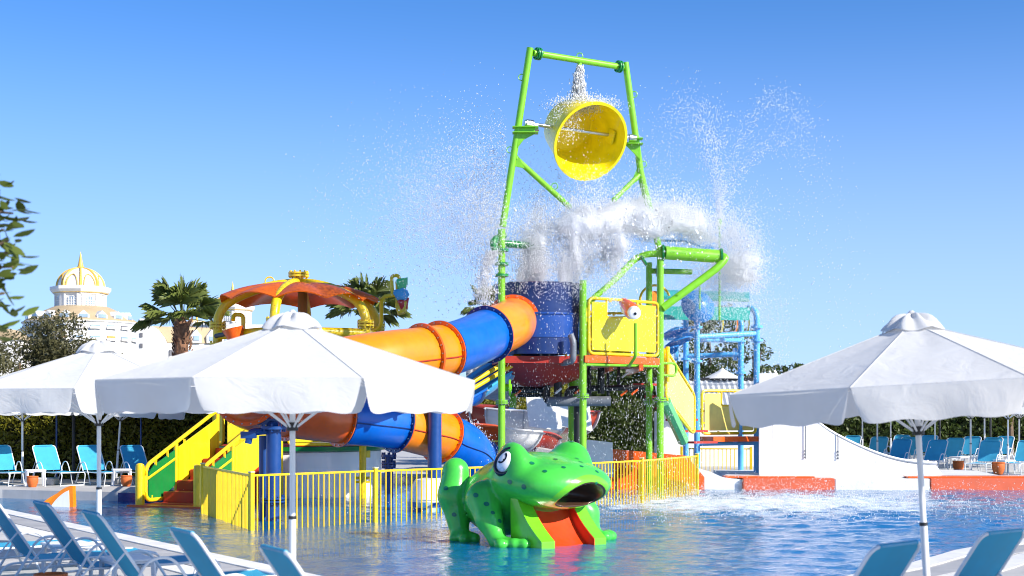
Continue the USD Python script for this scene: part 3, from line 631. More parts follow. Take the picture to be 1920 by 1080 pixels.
# ------------------------------------------------------------------ the shelter with the orange canopy on its white drum
gc = np.array([-5.7, 38.0, 0.0])
gz = thing('play_shelter', 'yellow pipe shelter with a scalloped orange canopy on a round white drum', 'shelter', gc)
part(gz, 'drum_wall', [lathe([(2.2, -.74), (2.2, 1.16), (2.12, 1.17)], gc, 64)], white_gel, smooth=30)
part(gz, 'drum_cove', [lathe([(2.215, 1.17), (2.3, 1.20), (2.32, 1.30), (2.1, 1.31)], gc, 64)], dark_green)
part(gz, 'platform_floor', [lathe([(2.3, 1.312), (.02, 1.33)], gc, 40)], red_floor)
PA = [math.radians(a) for a in (190, 262, 333, 17, 92)]
for a in PA:
    e = np.array([math.cos(a), math.sin(a), 0]); R0 = 2.12
    pts = [gc + e * R0 + (0, 0, z) for z in (1.0, 2.5, 4.35)] + [gc + e * R0 * k + (0, 0, z) for k, z in ((.985, 4.72), (.90, 5.02), (.74, 5.24), (.5, 5.45), (.25, 5.58), (.06, 5.62))]
    p_ = part(gz, 'arched_post', [tube(spline(pts, 4), .125, 14)], yellow_pipe)
    for z in (3.95, 4.48):
        c = gc + e * R0 + (0, 0, z)
        part(p_, 'flange', [disc_flange(c - (0, 0, .04), (0, 0, 1), .22, .05), disc_flange(c + (0, 0, .04), (0, 0, 1), .22, .05)] + bolts(c, (0, 0, 1), .19, 8, .022, .11), yellow_pipe)
    if PA.index(a) == 0: part(p_, 'lifting_loop', [ring(gc + e * R0 * .36 + (0, 0, 5.66), np.cross(e, [0, 0, 1]), .12, .022)], yellow_pipe)
    part(p_, 'side_flange', [disc_flange(gc + e * (R0 + .0) + np.array([e[1], -e[0], 0]) * .2 + (0, 0, 3.65), (e[1], -e[0], 0), .2, .10)] + bolts(gc + e * R0 + np.array([e[1], -e[0], 0]) * .2 + (0, 0, 3.65), (e[1], -e[0], 0), .14, 8, .022, .08), yellow_pipe)
for i in range(5):
    a, b = PA[i], PA[(i + 1) % 5]
    if i == 0: z = 4.22
    else: z = 4.24
    part(gz, 'ring_beam', [cyl(gc + (2.12 * math.cos(a), 2.12 * math.sin(a), z), gc + (2.12 * math.cos(b), 2.12 * math.sin(b), z), .12)], yellow_pipe)
part(gz, 'hub', [cyl(gc + (0, 0, 5.5), gc + (0, 0, 5.86), .13), disc_flange(gc + (0, 0, 5.82), (0, 0, 1), .28, .05), disc_flange(gc + (0, 0, 5.89), (0, 0, 1), .28, .05)] + bolts(gc + (0, 0, 5.86), (0, 0, 1), .23, 10, .025, .10), yellow_pipe)
part(gz, 'centre_post', [cyl(gc + (.06, .3, 1.3), gc + (.06, .3, 5.5), .13)], M('brown_post', (.26, .13, .02), rough=.5, var=.2))
for k in range(5):
    a0_, a1_ = PA[k], PA[(k + 1) % 5]
    if a1_ < a0_: a1_ += 2 * np.pi
    gr = []
    for s_ in np.linspace(0, 1, 17):
        a = a0_ + (a1_ - a0_) * s_; row = []
        for r in np.linspace(.08, 1, 9):
            w = abs(math.sin(s_ * np.pi * 2)) ; edge = 2.02 * (1 + .06 * math.sin(s_ * np.pi))
            row.append(gc + (r * edge * math.cos(a), r * edge * math.sin(a), 5.60 - .50 * r ** 2.2 + .15 * r * w - .03))
        gr.append(row)
    part(gz, 'canopy_petal', [sheet(gr, .03)], M(f'canopy_orange_{k}', (.95, .21, .008), trans=.4, **PLASTIC), smooth=60)
# yellow wall panels round the platform
for a, w in ((200, 40), (247, 40), (292, 40), (335, 40), (15, 40)):
    gr = [[gc + (2.24 * math.cos(t), 2.24 * math.sin(t), z) for z in (1.42, 2.5)] for t in np.radians(np.linspace(a - w / 2, a + w / 2, 12))]
    q_ = part(gz, 'wall_panel', [sheet(gr, .04)], yellow_panel)
    cs = [gc + (2.26 * math.cos(t), 2.26 * math.sin(t), z) for t, z in [(math.radians(a - w / 2), 1.36), (math.radians(a), 1.36), (math.radians(a + w / 2), 1.36), (math.radians(a + w / 2), 2.58), (math.radians(a), 2.58), (math.radians(a - w / 2), 2.58)]]
    part(q_, 'tube_frame', [tube(fillet_loop(cs, .14), .04, 8, caps=False)], yellow_pipe)
yp = P(680, 775, 35.9)
part(gz, 'outer_post', [cyl((yp[0], yp[1], -.7), (yp[0], yp[1], 1.32), .09)], yellow_pipe)
part(gz, 'post_clamp', [box((yp[0], yp[1], .52), (.34, .12, .07)), box((yp[0], yp[1], .42), (.34, .12, .05))], yellow_pipe)
part(gz, 'yellow_sign', [box((-6.05, 35.72, .42), (.14, .04, .09))], yellow_panel, smooth=False)
# hooked tap over a small orange bucket on the left, coloured bucket wheel on the right
tapb = P(440, 627, 36.6)
tb = thing('dipping_bucket', 'small orange bucket under a hooked yellow tap on the shelter', 'bucket', tapb)
part(tb, 'pail', [lathe([(.02, -.17), (.2, -.13), (.28, .13), (.30, .15), (.26, .15), (.18, -.10), (.02, -.10)], tapb, 20, R=[[.96, 0, -.27], [0, 1, 0], [.27, 0, .96]])], deep_orange)
part(tb, 'tap', [tube(fillet([P(456, 636, 36.9), P(456, 590, 36.9), P(438, 590, 36.8), P(437, 600, 36.7)], .2), .055)], yellow_pipe)
part(tb, 'arm', [cyl(P(405, 630, 37.3), P(428, 625, 36.8), .06)], black_pipe)
wh = thing('bucket_wheel', 'yellow hooked pipe with stacked green, blue and red dipping buckets', 'bucket wheel', P(735, 600, 38.0))
part(wh, 'support_pipe', [tube(fillet([P(700, 620, 38.4), P(715, 612, 38.2), P(715, 556, 38.0), P(742, 553, 38.0)], .2), .055)], yellow_pipe)
part(wh, 'hook_pipe', [tube(fillet([P(736, 553, 38.0), P(734, 517, 38.0), P(748, 516, 38.0), P(750, 530, 38.0)], .2), .05)], yellow_pipe)
part(wh, 'ring_bar', [cyl(P(744, 526, 38.0), P(744, 576, 38.0), .035)], yellow_pipe)
for (u, v, c, rz) in ((753, 533, M('mint_plastic', (.08, .60, .20), **PLASTIC), .3), (752, 553, light_blue, -.4), (755, 571, M('crimson_plastic', (.55, .03, .03), **PLASTIC), .5), (759, 549, deep_orange, 1.0), (752, 578, yellow_pipe, .1)):
    c0 = P(u, v, 38.0 + .05 * rz); s_ = 1 if u < 757 else .45
    hull = trimesh.convex.convex_hull(np.array([(x * w, y * w, z) for z, w in ((-.15, .6), (.12, 1.0)) for x in (-.15, .15) for y in (-.12, .12)] + [(.2, .1, .0), (-.16, -.14, .02)]) * s_)
    ca, sa = math.cos(rz), math.sin(rz)
    part(wh, 'dipper', [(np.asarray(hull.vertices) @ np.array([[ca, sa, .2], [-sa, ca, -.3], [-.1, .3, 1]]) + c0, np.asarray(hull.faces))], c, smooth=False)

# ------------------------------------------------------------------ the red steps up to the shelter
h_, l_ = nrm((.40, .92, 0)), nrm((.92, -.40, 0)); s0 = np.array([-8.55, 32.95, 0.0]); SW = 1.62; RISE = .42
st = thing('entry_stairs', 'red steps with green and yellow side panels and yellow handrails rising from the water', 'stairs', s0)
for k in range(6):
    t0 = .15 + .52 * k; z1 = .06 + .245 * k
    c = s0 + l_ * SW / 2 + h_ * (t0 + .26)
    part(st, 'step', [bevel_box((c[0], c[1], (z1 - .7) / 2), (SW - .12, .525, z1 + .7), .015, math.atan2(l_[1], l_[0]))], red_floor, smooth=False)
part(st, 'base_slab', [bevel_box(s0 + l_ * SW / 2 + h_ * .0 + (0, 0, -.33), (SW + .5, .6, .74), .02, math.atan2(l_[1], l_[0]))], deep_orange, smooth=False)
for sd_ in (0, 1):
    b0 = s0 + l_ * SW * sd_ - l_ * .02 + h_ * (0 if sd_ == 0 else .0)
    w = lambda t, z: b0 + h_ * t + np.array([0, 0, z])
    rail = fillet([w(.95, .14), w(.12, .12), w(.12, .92), w(2.9, .92 + RISE * 2.78 + .12), w(3.4, 2.25)], .22, 6)
    part(st, 'handrail', [tube(rail, .048, 10)], yellow_pipe)
    part(st, 'mid_rail', [cyl(w(.12, .60), w(2.9, .60 + RISE * 2.78), .036)], yellow_pipe)
    e0 = np.array([*b0[:2], 0]); ez = np.array([0, 0, 1.0])
    part(st, 'green_side_panel', [prism(Polygon([(.22, .18), (.85, .18), (1.22, .45), (1.22, 1.27), (.42, .93), (.22, .75)]), .03, e0, h_, ez)], dark_green, smooth=False)
    part(st, 'yellow_side_panel', [prism(Polygon([(1.32, .40), (2.9, 1.15), (2.9, 2.02), (1.32, 1.34)]), .03, e0 + l_ * .03, h_, ez)], yellow_panel, smooth=False)
    for t in (1.27, 2.95):
        part(st, 'rail_post', [cyl(w(t, .1 if t < 2 else .9), w(t, .95 + RISE * (t - .12)), .055)], yellow_pipe)
    pst = part(st, 'newel_post', [tube([w(-.08, -.74), w(-.08, .9), w(-.08, .97), w(-.08, 1.0)], [.105, .105, .09, .03], 18)], yellow_pipe)
    part(pst, 'clamp', [cyl(w(-.08, z), w(.12, z), .05) for z in (.28, .78)] + [disc_flange(w(.06, z), h_, .08, .04) for z in (.28, .78)], yellow_pipe)
    part(st, 'rail_clips', [box(w(t, z), (.05, .05, .14)) for t, z in ((.35, .17), (.8, .18), (.5, 1.0), (.95, 1.18), (1.6, 1.46))], yellow_pipe, kind='stuff', smooth=False)
oc = P(484, 905, 34.8)
part(st, 'orange_base_panel', [prism(Polygon([(-.35, -1.2), (.15, -1.2), (.15, .75), (-.35, .25)]), .05, (oc[0], 34.6, .35), (1, 0, 0), (0, 0, 1))], deep_orange, smooth=False)
part(st, 'rear_yellow_wall', [prism(Polygon([(0, .05), (1.35, .05), (1.35, 2.3), (.5, 2.3), (0, 1.85)]), .04, (-7.0, 35.0, 0), nrm((1, .12, 0)), (0, 0, 1))], yellow_panel, smooth=False)
# ------------------------------------------------------------------ the blue play structure at the right
bp = thing('blue_play_frame', 'light blue pipe frame with a yellow panel and a domed blue disc on top', 'play frame', P(1350, 775, 43.0) * (1, 1, 0))
def bpost(u, Y, z0, v1, r=.088):
    x = (u - U0) / FPX * Y; z1 = P(u, v1, Y)[2]
    n = part(bp, 'post', [cyl((x, Y, z0), (x, Y, z1), r, sides=16)], sky_blue)
    for z in (z1 - .25, z1 - 1.25):
        part(n, 'flange', [disc_flange((x, Y, z), (0, 0, 1), r * 1.8, .07)], sky_blue)
bpost(1307, 42.0, -.7, 598); bpost(1286, 45.5, -.7, 600); bpost(1389, 45.0, -.7, 625, .09)
part(bp, 'post', [tube(fillet([(*P(1419, 775, 43.0)[:2], -.7), P(1419, 584, 43.0), P(1404, 577, 43.4)], .35), .095, 14)], sky_blue)
for v in (613, 638): part(bp, 'flange', [disc_flange(P(1419, v, 43.0), (0, 0, 1), .18, .08)], sky_blue)
part(bp, 'post', [tube(fillet([P(1390, 660, 45.0), P(1390, 602, 45.0), P(1378, 596, 45.2)], .3), .085, 12)], sky_blue)
for (u0, v0, Y0_, u1, v1, Y1_, r) in ((1255, 628, 42.6, 1309, 628, 42.0, .08), (1309, 632, 42.0, 1417, 625, 43.0, .085), (1309, 637, 42.2, 1388, 638, 45.0, .075), (1286, 668, 45.5, 1389, 664, 45.0, .08), (1250, 634, 44, 1286, 634, 45.5, .08), (1310, 832, 42.0, 1418, 830, 42.9, .07)):
    part(bp, 'beam', [cyl(P(u0, v0, Y0_), P(u1, v1, Y1_), r)], sky_blue)
for u, v in ((1378, 664), (1268, 650), (1268, 665)): part(bp, 'pipe_flange', [disc_flange(P(u, v, 45.2), (1, 0, 0), .2, .1)], sky_blue)
g = [[P(1240 + 165 * t, 579 + 5 * t, 42.6 + 3.4 * s_) + np.array([0, 0, .22 * math.sin(s_ * np.pi) + .3]) for t in np.linspace(0, 1, 12)] for s_ in np.linspace(0, 1, 8)]
part(bp, 'canopy', [sheet(g, .08)], aqua)
part(bp, 'canopy_edge', [prism(Polygon([(0, -.34), (2.55, -.36), (2.6, .02), (0, .06)]), .06, P(1244, 578, 42.5), (1, 0, 0), (0, 0, 1))], aqua, smooth=False)
dn = nrm((.25, -.9, .35)); dx = nrm(np.cross([0, 0, 1], dn)); Rd = np.stack([dx, np.cross(dn, dx), dn], 1)
disc_blue = M('disc_blue', (.012, .20, .55), **PLASTIC)
dcn = P(1310, 573, 41.6)
part(bp, 'domed_disc', [lathe([(.02, .26), (.2, .24), (.38, .14), (.49, .0), (.52, -.06), (.50, -.10), (.02, -.16)], dcn, 36, R=Rd)], disc_blue)
part(bp, 'disc_pipe', [cyl(P(1312, 536, 41.2), P(1312, 580, 41.2), .03)], lime)
for k, (u, v) in enumerate(((1262, 622), (1270, 640), (1258, 655))):
    t_ = np.linspace(0, 1, 8)
    gr = [[P(u - 24 + 52 * t, v + 10 - 16 * t + 6 * w, 41.8 + .1 * k) + np.array([0, .3 * w, .16 * math.sin(t * 3.1) * (1 - abs(w))]) for w in (-1 * math.sin(.2 + t * 2.7), 0, math.sin(.2 + t * 2.7))] for t in t_]
    if k == 2: gr = [[np.array([p[0] - .0, p[1], p[2]]) for p in r_] for r_ in gr][2:6]
    part(bp, 'petal', [sheet(gr, .03)], disc_blue)
for u, c in ((1345, yellow_panel), (1372, orange), (1394, yellow_panel)):
    pc_ = P(u, 607, 43.2); th = np.linspace(-1.2, 1.2, 9)
    part(bp, 'hanging_dipper', [sheet([[pc_ + (.10 * math.cos(a) + .05, w * .1, .26 * math.sin(a)) for w in (-1, 1)] for a in th], .03)], c)
a_, b_ = P(1316, 813, 42.0), P(1417, 813, 42.9); a_[2] = b_[2] = P(1316, 813, 42.0)[2]
guard(bp, a_, b_, 1.27, M('pale_yellow_panel', (.86, .72, .18), **PLASTIC), yellow_pipe, notch=(.72, 1.15, .42), r=.045)
part(bp, 'floor_edge', [box((P(1366, 823, 42.4)), (1.7, .8, .15), .5)], deep_orange, smooth=False)
part(bp, 'tap_pipe', [tube(fillet([P(1389, 760, 42.4), P(1389, 818, 42.4), P(1378, 830, 42.4)], .12), .05)], sky_blue)
sr = thing('fountain_pipe', 'thin green upright sprinkler pipe standing above the spray on the roof', 'sprinkler', P(1350, 470, 39.0))
part(sr, 'riser', [cyl(P(1349, 600, 39.0), P(1349, 418, 39.0), .03)], lime)
part(sr, 'nozzle', [tube([P(1349, 428, 39.0), P(1349, 418, 39.0), P(1349, 411, 39.0)], [.03, .065, .055], 10)], lime)
oo = thing('orange_ring', 'orange ring ornament peeping out behind the tower pole', 'ornament', P(1225, 560, 40.0))
part(oo, 'disc', [disc_flange(P(1228, 563, 40.0), (.2, -1, .1), .26, .06)], orange)
part(oo, 'hoop', [tube([P(1228, 563, 39.9) + (.42 * math.cos(t), 0, .42 * math.sin(t)) for t in np.linspace(.3, 3.6, 16)], .035, 8)], yellow_pipe)

# ------------------------------------------------------------------ the white ramp slide and its red kerbs
def uz(pts, Y): return Polygon([(P(u, v, Y)[0], P(u, v, Y)[2]) for u, v in pts])
curve = [(1423, 768), (1500, 768), (1528, 790), (1560, 813), (1600, 834), (1650, 855), (1700, 868), (1755, 873)]
ramp = thing('ramp_slide', 'broad white slide wall sweeping down in a concave curve to the pool', 'slide', P(1590, 892, 41.5) * (1, 1, 0))
hi = [(1423, 893), (1423, 742), (1470, 742), *curve[1:], (1768, 893)]
Yr = 41.3
xs_ = [P(u, v, Yr) for u, v in hi]
prof_u = [(1455, 700), (1475, 735), *curve[1:], (1756, 874)]
pp = spline([P(u, v, Yr)[[0, 2]] for u, v in prof_u], 5)
# side wall cut into panels with fine joints between them
outline = Polygon([tuple(p) for p in pp] + [tuple(P(1768, 893, Yr)[[0, 2]]), tuple(P(1423, 893, Yr)[[0, 2]]), tuple(P(1423, 700, Yr)[[0, 2]])]).buffer(0)
for u0, u1 in ((1423, 1448), (1448, 1510), (1510, 1572), (1572, 1640), (1640, 1770)):
    x0, x1 = P(u0, 0, Yr)[0] + .004, P(u1, 0, Yr)[0] - .004
    pc_ = outline.intersection(sbox(x0, -2, x1, 9))
    if pc_.is_empty: continue
    part(ramp, 'side_wall_panel', [prism(pc_, .12, (0, Yr, 0), (1, 0, 0), (0, 0, 1))], white_gel, smooth=False)
lanes = 2; LW = .82
for k in range(lanes):
    y0 = Yr + .10 + k * LW
    gr = [[(p[0], y0 + LW * w, p[1] - .05 + .16 * (abs(w - .5) * 2) ** 3) for w in np.linspace(0, 1, 9)] for p in pp]
    part(ramp, 'slide_lane', [sheet(gr, .05)], white_gel)
for u, v0, v1 in ((1510, 770, 860), (1571, 812, 862)):
    part(ramp, 'rope', [cyl(P(u, v0, Yr - .10), P(u, v1, Yr - .10), .012, sides=6)] + [sphere(P(u, v1 - 3 - 6 * k, Yr - .10), .03, 1) for k in range(3)], grey_pipe)
lw = uz([(1308, 918), (1308, 878), (1330, 884), (1352, 894), (1375, 897), (1394, 899), (1394, 918)], 40.4)
part(ramp, 'runout_wall', [prism(lw, .5, (0, 40.4, 0), (1, 0, 0), (0, 0, 1))], white_gel, smooth=False)
island = solid('pool_island', slab(Polygon([(6.2, 40.5), (14.0, 40.5), (14.6, 45.2), (6.4, 45.2)]), FLOOR, .36), coping_white, kind='structure', smooth=False)
kerb = lambda u0, u1, lab, Y=40.0: (u0, u1, lab, Y)
for u0, u1, lab in ((1393, 1565, 'long red kerb block at the pool edge left of the white gap'), (1745, 2090, 'red kerb block at the pool edge right of the white gap')):
    a, b = P(u0, 0, 40.0)[0], P(u1, 0, 40.0)[0]
    t = thing('pool_kerb', lab, 'kerb', ((a + b) / 2, 40.2, 0))
    part(t, 'face_block', [bevel_box(((a + b) / 2, 40.22, -.2), (b - a, .44, 1.04), .02)], kerb_red, smooth=False)
    part(t, 'coping', [bevel_box(((a + b) / 2 - (.5 if u0 < 1500 else .62), 40.45, .345), (b - a - .05, .6, .055), .015)], deep_orange, smooth=False)
a, b = P(1566, 0, 40.0)[0], P(1744, 0, 40.0)[0]
t = thing('white_kerb', 'white kerb gap between the two red kerb blocks', 'kerb', ((a + b) / 2, 40.2, 0))
part(t, 'face_block', [bevel_box(((a + b) / 2, 40.24, -.2), (b - a, .44, 1.02), .02)], coping_white, smooth=False)
ledge = P(1830, 0, 44.0)
solid('pool_ledge', [slab(Polygon([(13.7, 43.55), (40, 43.75), (40, 44.7), (16.5, 44.3)]), FLOOR, .24)], coping_white, kind='structure', smooth=False)

# ------------------------------------------------------------------ yellow fences, bar by bar
def fence(a, b, label, h=1.03, step=.122, zb=.07, ends=(True, True), z0=0.0):
    a, b = np.array([*a, 0.0]), np.array([*b, 0.0]); d_ = b - a; L_ = np.linalg.norm(d_); d_ /= L_; rz = math.atan2(d_[1], d_[0])
    f = thing('pool_fence', label, 'fence', (a + b) / 2)
    for k, e in ((0, a), (1, b)):
        if ends[k]:
            pn = part(f, 'post', [bevel_box(e + (0, 0, z0 + (h + .03 - .7) / 2 - .0), (.085, .085, h + .03 + .7), .008, rz)], yellow_pipe, smooth=False)
            part(pn, 'cap', [bevel_box(e + (0, 0, z0 + h + .045), (.10, .10, .03), .008, rz)], M('fence_cap', (.75, .68, .35), rough=.4) if not used.get('fcap') else UsdShade.Material.Get(stage, '/World/Looks/fence_cap'), smooth=False); used['fcap'] = 1
    part(f, 'top_rail', [bevel_box((a + b) / 2 + (0, 0, z0 + h - .02), (L_ - .09, .04, .04), .006, rz)], yellow_pipe, smooth=False)
    part(f, 'bottom_rail', [bevel_box((a + b) / 2 + (0, 0, z0 + zb - .35), (L_ - .09, .035, .035), .006, rz)], yellow_pipe, smooth=False)
    n = max(int((L_ - .1) / step), 1)
    for k in range(1, n):
        p = a + d_ * (L_ * k / n)
        part(f, 'baluster', [cyl(p + (0, 0, z0 - .62), p + (0, 0, z0 + h - .03), .0135, sides=6)], yellow_pipe)
    return f
q0, q1, q2, q3, q4 = (-6.63, 30.5), (-4.77, 26.05), (-2.70, 28.1), (-1.26, 29.4), (-.3, 30.4)
fence(q0, q1, 'yellow fence run seen edge-on beside the red steps', ends=(True, False))
fence(q1, q2, 'yellow fence run between the near corner post and the blue columns', ends=(True, False))
fence(q2, q3, 'yellow fence run just left of the frog', ends=(True, False))
fence(q3, q4, 'yellow fence run hidden mostly behind the frog tail')
fence((1.35, 31.9), (3.12, 34.2), 'yellow fence run emerging right of the frog head', ends=(True, False))
fence((3.12, 34.2), (4.93, 37.9), 'yellow fence run in front of the orange slide lane')
fence(P(1278, 0, 46.0)[:2], P(1408, 0, 45.6)[:2], 'distant yellow fence below the blue play frame', z0=-.0)
fence(P(862, 0, 40.0)[:2], P(944, 0, 40.4)[:2], 'distant yellow fence behind the tube slide exit', z0=.35)

# ------------------------------------------------------------------ orange fins of a water toy at the left
ff = thing('water_toy', 'pair of orange and white fins standing in the water at the left', 'water toy', G(112, 946))
for k, (u, v, Y, w, hgt) in enumerate(((108, 946, 33.6, 62, 27), (116, 950, 32.9, 52, 37))):
    o_ = G(u - w / 2 - 5, 946, 0); o_[1] = Y; o_[0] = P(u - w / 2, 0, Y)[0]
    W_, H_ = w / FPX * Y, hgt / FPX * Y + .05
    pts = [(-.05, -.3)] + [(W_ * t, -.02 + H_ * math.sin(t * 1.5) ** .8) for t in np.linspace(.02, 1, 12)] + [(W_ + .02, -.3)]
    ex_ = nrm((1, .15 - .3 * k, 0))
    fin = part(ff, 'fin', [prism(Polygon(pts).buffer(-.02).buffer(.02), .16, o_, ex_, (0, 0, 1))], orange, smooth=False)
    ins = Polygon(pts).buffer(-.09)
    ey_ = np.cross((0, 0, 1), ex_); off = np.cross(ex_, (0, 0, 1)) * .085
    if k: part(fin, 'white_face', [prism(ins, .012, o_ + off, ex_, (0, 0, 1))], white_gel, smooth=False)
# ------------------------------------------------------------------ the frog slide
def surface_nets(f, lo, hi, h):
    "the zero surface of f(points) as a mesh of quads (dual of a grid)"
    ax = [np.arange(lo[k], hi[k] + h, h) for k in range(3)]; shp = tuple(map(len, ax))
    Gd = np.stack(np.meshgrid(*ax, indexing='ij'), -1).reshape(-1, 3)
    F = np.concatenate([f(c) for c in np.array_split(Gd, 12)]).reshape(shp)
    n = tuple(s - 1 for s in shp)
    cs = [(i, j, k) for i in (0, 1) for j in (0, 1) for k in (0, 1)]
    val = np.stack([F[i:i + n[0], j:j + n[1], k:k + n[2]] for i, j, k in cs], -1)
    act = (val.min(-1) < 0) & (val.max(-1) >= 0)
    idx = -np.ones(n, int); cells = np.argwhere(act); idx[act] = np.arange(len(cells))
    va = val[act]; acc = np.zeros((len(cells), 3)); cnt = np.zeros(len(cells)); C = np.array(cs, float)
    for a in range(8):
        for b in range(a + 1, 8):
            if np.abs(C[a] - C[b]).sum() != 1: continue
            x, y = va[:, a], va[:, b]; m = (x < 0) != (y < 0)
            t = np.where(m, x / np.where(np.abs(x - y) < 1e-12, 1, x - y), 0)
            acc += m[:, None] * (C[a] + t[:, None] * (C[b] - C[a])); cnt += m
    V = np.array(lo) + h * (cells + acc / cnt[:, None]); Q = []
    for d_ in range(3):
        e1, e2 = [k for k in range(3) if k != d_]
        sl0 = [slice(None)] * 3; sl1 = [slice(None)] * 3
        sl0[d_], sl1[d_] = slice(0, -1), slice(1, None)
        s = (F[tuple(sl0)] < 0) != (F[tuple(sl1)] < 0)
        ed = np.argwhere(s); ed = ed[(ed[:, e1] > 0) & (ed[:, e2] > 0) & (ed[:, e1] < n[e1]) & (ed[:, e2] < n[e2])]
        u1, u2 = np.eye(3, dtype=int)[e1], np.eye(3, dtype=int)[e2]
        q = np.stack([idx[tuple((ed - o).T)] for o in (u1 + u2, u2, 0 * u1, u1)], 1)
        inside = F[tuple(ed.T)] < 0
        flip = inside if d_ != 1 else ~inside
        q[~flip] = q[~flip][:, ::-1]; Q.append(q[(q >= 0).all(1)])
    Q = np.vstack(Q)
    return V, np.vstack([Q[:, [0, 1, 2]], Q[:, [0, 2, 3]]])

def sd_ell(p, c, r, fwd=None):
    q_ = p - np.asarray(c); r = np.asarray(r, float)
    if fwd is not None: q_ = q_ @ fwd
    k0 = np.linalg.norm(q_ / r, axis=1); k1 = np.linalg.norm(q_ / r ** 2, axis=1) + 1e-9
    return k0 * (k0 - 1) / k1
def sd_cap(p, a, b, ra, rb):
    a, b = np.asarray(a, float), np.asarray(b, float); ab = b - a; t = np.clip((p - a) @ ab / (ab @ ab), 0, 1)
    return np.linalg.norm(p - a - t[:, None] * ab, axis=1) - (ra + (rb - ra) * t)
def smin(a, b, k):
    h = np.clip(.5 + .5 * (b - a) / k, 0, 1); return b + (a - b) * h - k * h * (1 - h)
def smax(a, b, k): return -smin(-a, -b, k)
def rotz(deg, tilt=0.0):
    a, t = math.radians(deg), math.radians(tilt)
    return np.array([[math.cos(a), -math.sin(a), 0], [math.sin(a), math.cos(a), 0], [0, 0, 1]]) @ np.array([[math.cos(t), 0, -math.sin(t)], [0, 1, 0], [math.sin(t), 0, math.cos(t)]])

MC, MR = np.array([1.50, .10, .84]), np.array([.62, .47, .18])
def mouth(p):
    q_ = p - MC; x = q_[:, 2] + .10 * (q_[:, 1] / .5) ** 2; return sd_ell(np.stack([q_[:, 0], q_[:, 1], x], 1), (0, 0, 0), MR)
def frog_body(p):
    d_ = sd_ell(p, (-.22, 0, .76), (1.08, .76, .66), rotz(0, 14))
    hd = sd_ell(p, (.62, .03, 1.02), (.98, .90, .42), rotz(0, -4))
    hd = smin(hd, sd_ell(p, (1.12, .06, .99), (.48, .80, .31)), .25)
    hd = smin(hd, sd_ell(p, (.55, 0, 1.18), (.5, .62, .26)), .2)
    d_ = smin(d_, hd, .22)
    for s in (-1, 1):
        d_ = smin(d_, sd_ell(p, (.50, .62 * s + .03, 1.34), (.40, .22, .34), rotz(10 * s, 0)), .22)
    for s in (-1, 1):   # forelegs
        sh, el, wr = ((-.02, -.78, .74), (.22, -.86, .42), (.46, -.86, .08)) if s < 0 else ((.25, .85, .72), (.42, 1.08, .44), (.52, 1.14, .06))
        leg = smin(sd_cap(p, sh, el, .31, .22), sd_cap(p, el, wr, .21, .15), .07)
        foot = 1e3
        for k, (tx, ty) in enumerate(((.26, -.14), (.40, .03), (.54, .13)) if s < 0 else ((.20, .10), (.16, .26), (.02, .34))):
            tp_ = np.array(wr) + (tx, ty, 0); tp_[2] = .05
            foot = smin(foot, smin(sd_cap(p, wr, tp_, .09, .07), sd_ell(p, tp_, (.115, .115, .10)), .05), .03)
        d_ = smin(d_, smin(leg, foot, .06), .05)
    for s in (-1, 1):   # folded hind legs, knees high
        th = smin(sd_cap(p, (-1.06, .60 * s, 1.16), (-1.02, .66 * s, .74), .23, .27), sd_cap(p, (-1.02, .66 * s, .74), (-.80, .70 * s, .12), .265, .16), .1)
        for tx, ty in ((.02, .16 * s), (.30, .16 * s), (.36, .0)):
            th = smin(th, sd_cap(p, (-.80, .66 * s, .10), (-.80 + tx, .66 * s + ty, .04), .09, .10), .05)
        d_ = smin(d_, th, .03)
    # the nose's dip and the mouth
    d_ = smin(d_, sd_ell(p, (1.30, .08, 1.00), (.30, .66, .19)), .12)
    lip = np.abs(sd_ell(p, (1.52, .07, .86), (.30, .56, .22))) - .05
    d_ = smax(d_, -mouth(p), .06)
    return d_
FO = np.array([.16, 24.0, 0.0]); fwd = np.array([.62, -.785, 0]); lat = np.array([.785, .62, 0])
RF = np.stack([fwd, lat, (0, 0, 1)], 1)
toW = lambda v: v @ RF.T + FO
frog = thing('frog_slide', 'big glossy green frog with white eyes and a red slide for a tongue', 'frog slide', FO)
fv, ff_ = surface_nets(frog_body, (-1.45, -1.15, -.16), (1.95, 1.65, 1.85), .034)
tm_ = trimesh.Trimesh(fv, ff_, process=False); trimesh.smoothing.filter_taubin(tm_, iterations=8)
fv = np.asarray(tm_.vertices); ctr = fv[ff_].mean(1)
if np.einsum('ij,ij->i', tm_.face_normals, ctr - np.array([0, 0, .7])).mean() < 0: ff_ = ff_[:, ::-1]
tm_ = trimesh.Trimesh(fv, ff_, process=False); vn = np.asarray(tm_.vertex_normals)

def cut(V, N, F, s):
    "split triangles along s = 0; returns (vertices, normals, faces where s < 0, faces where s > 0)"
    V, N, lo, hi, memo = list(V), list(N), [], [], {}
    def mid(i, j):
        k = (min(i, j), max(i, j))
        if k not in memo:
            t = s[i] / (s[i] - s[j]); memo[k] = len(V); V.append(V[i] * (1 - t) + V[j] * t); N.append(nrm(N[i] * (1 - t) + N[j] * t))
        return memo[k]
    for f in F:
        n = [s[i] < 0 for i in f]
        if all(n): lo.append(f)
        elif not any(n): hi.append(f)
        else:
            k = [q for q in range(3) if n.count(n[q]) == 1][0]; i, j, l = f[k], f[(k + 1) % 3], f[(k + 2) % 3]; a_, b_ = mid(i, j), mid(i, l)
            (lo if n[k] else hi).append([i, a_, b_]); (hi if n[k] else lo).extend([[a_, j, l], [a_, l, b_]])
    return np.array(V), np.array(N), np.array(lo), np.array(hi)
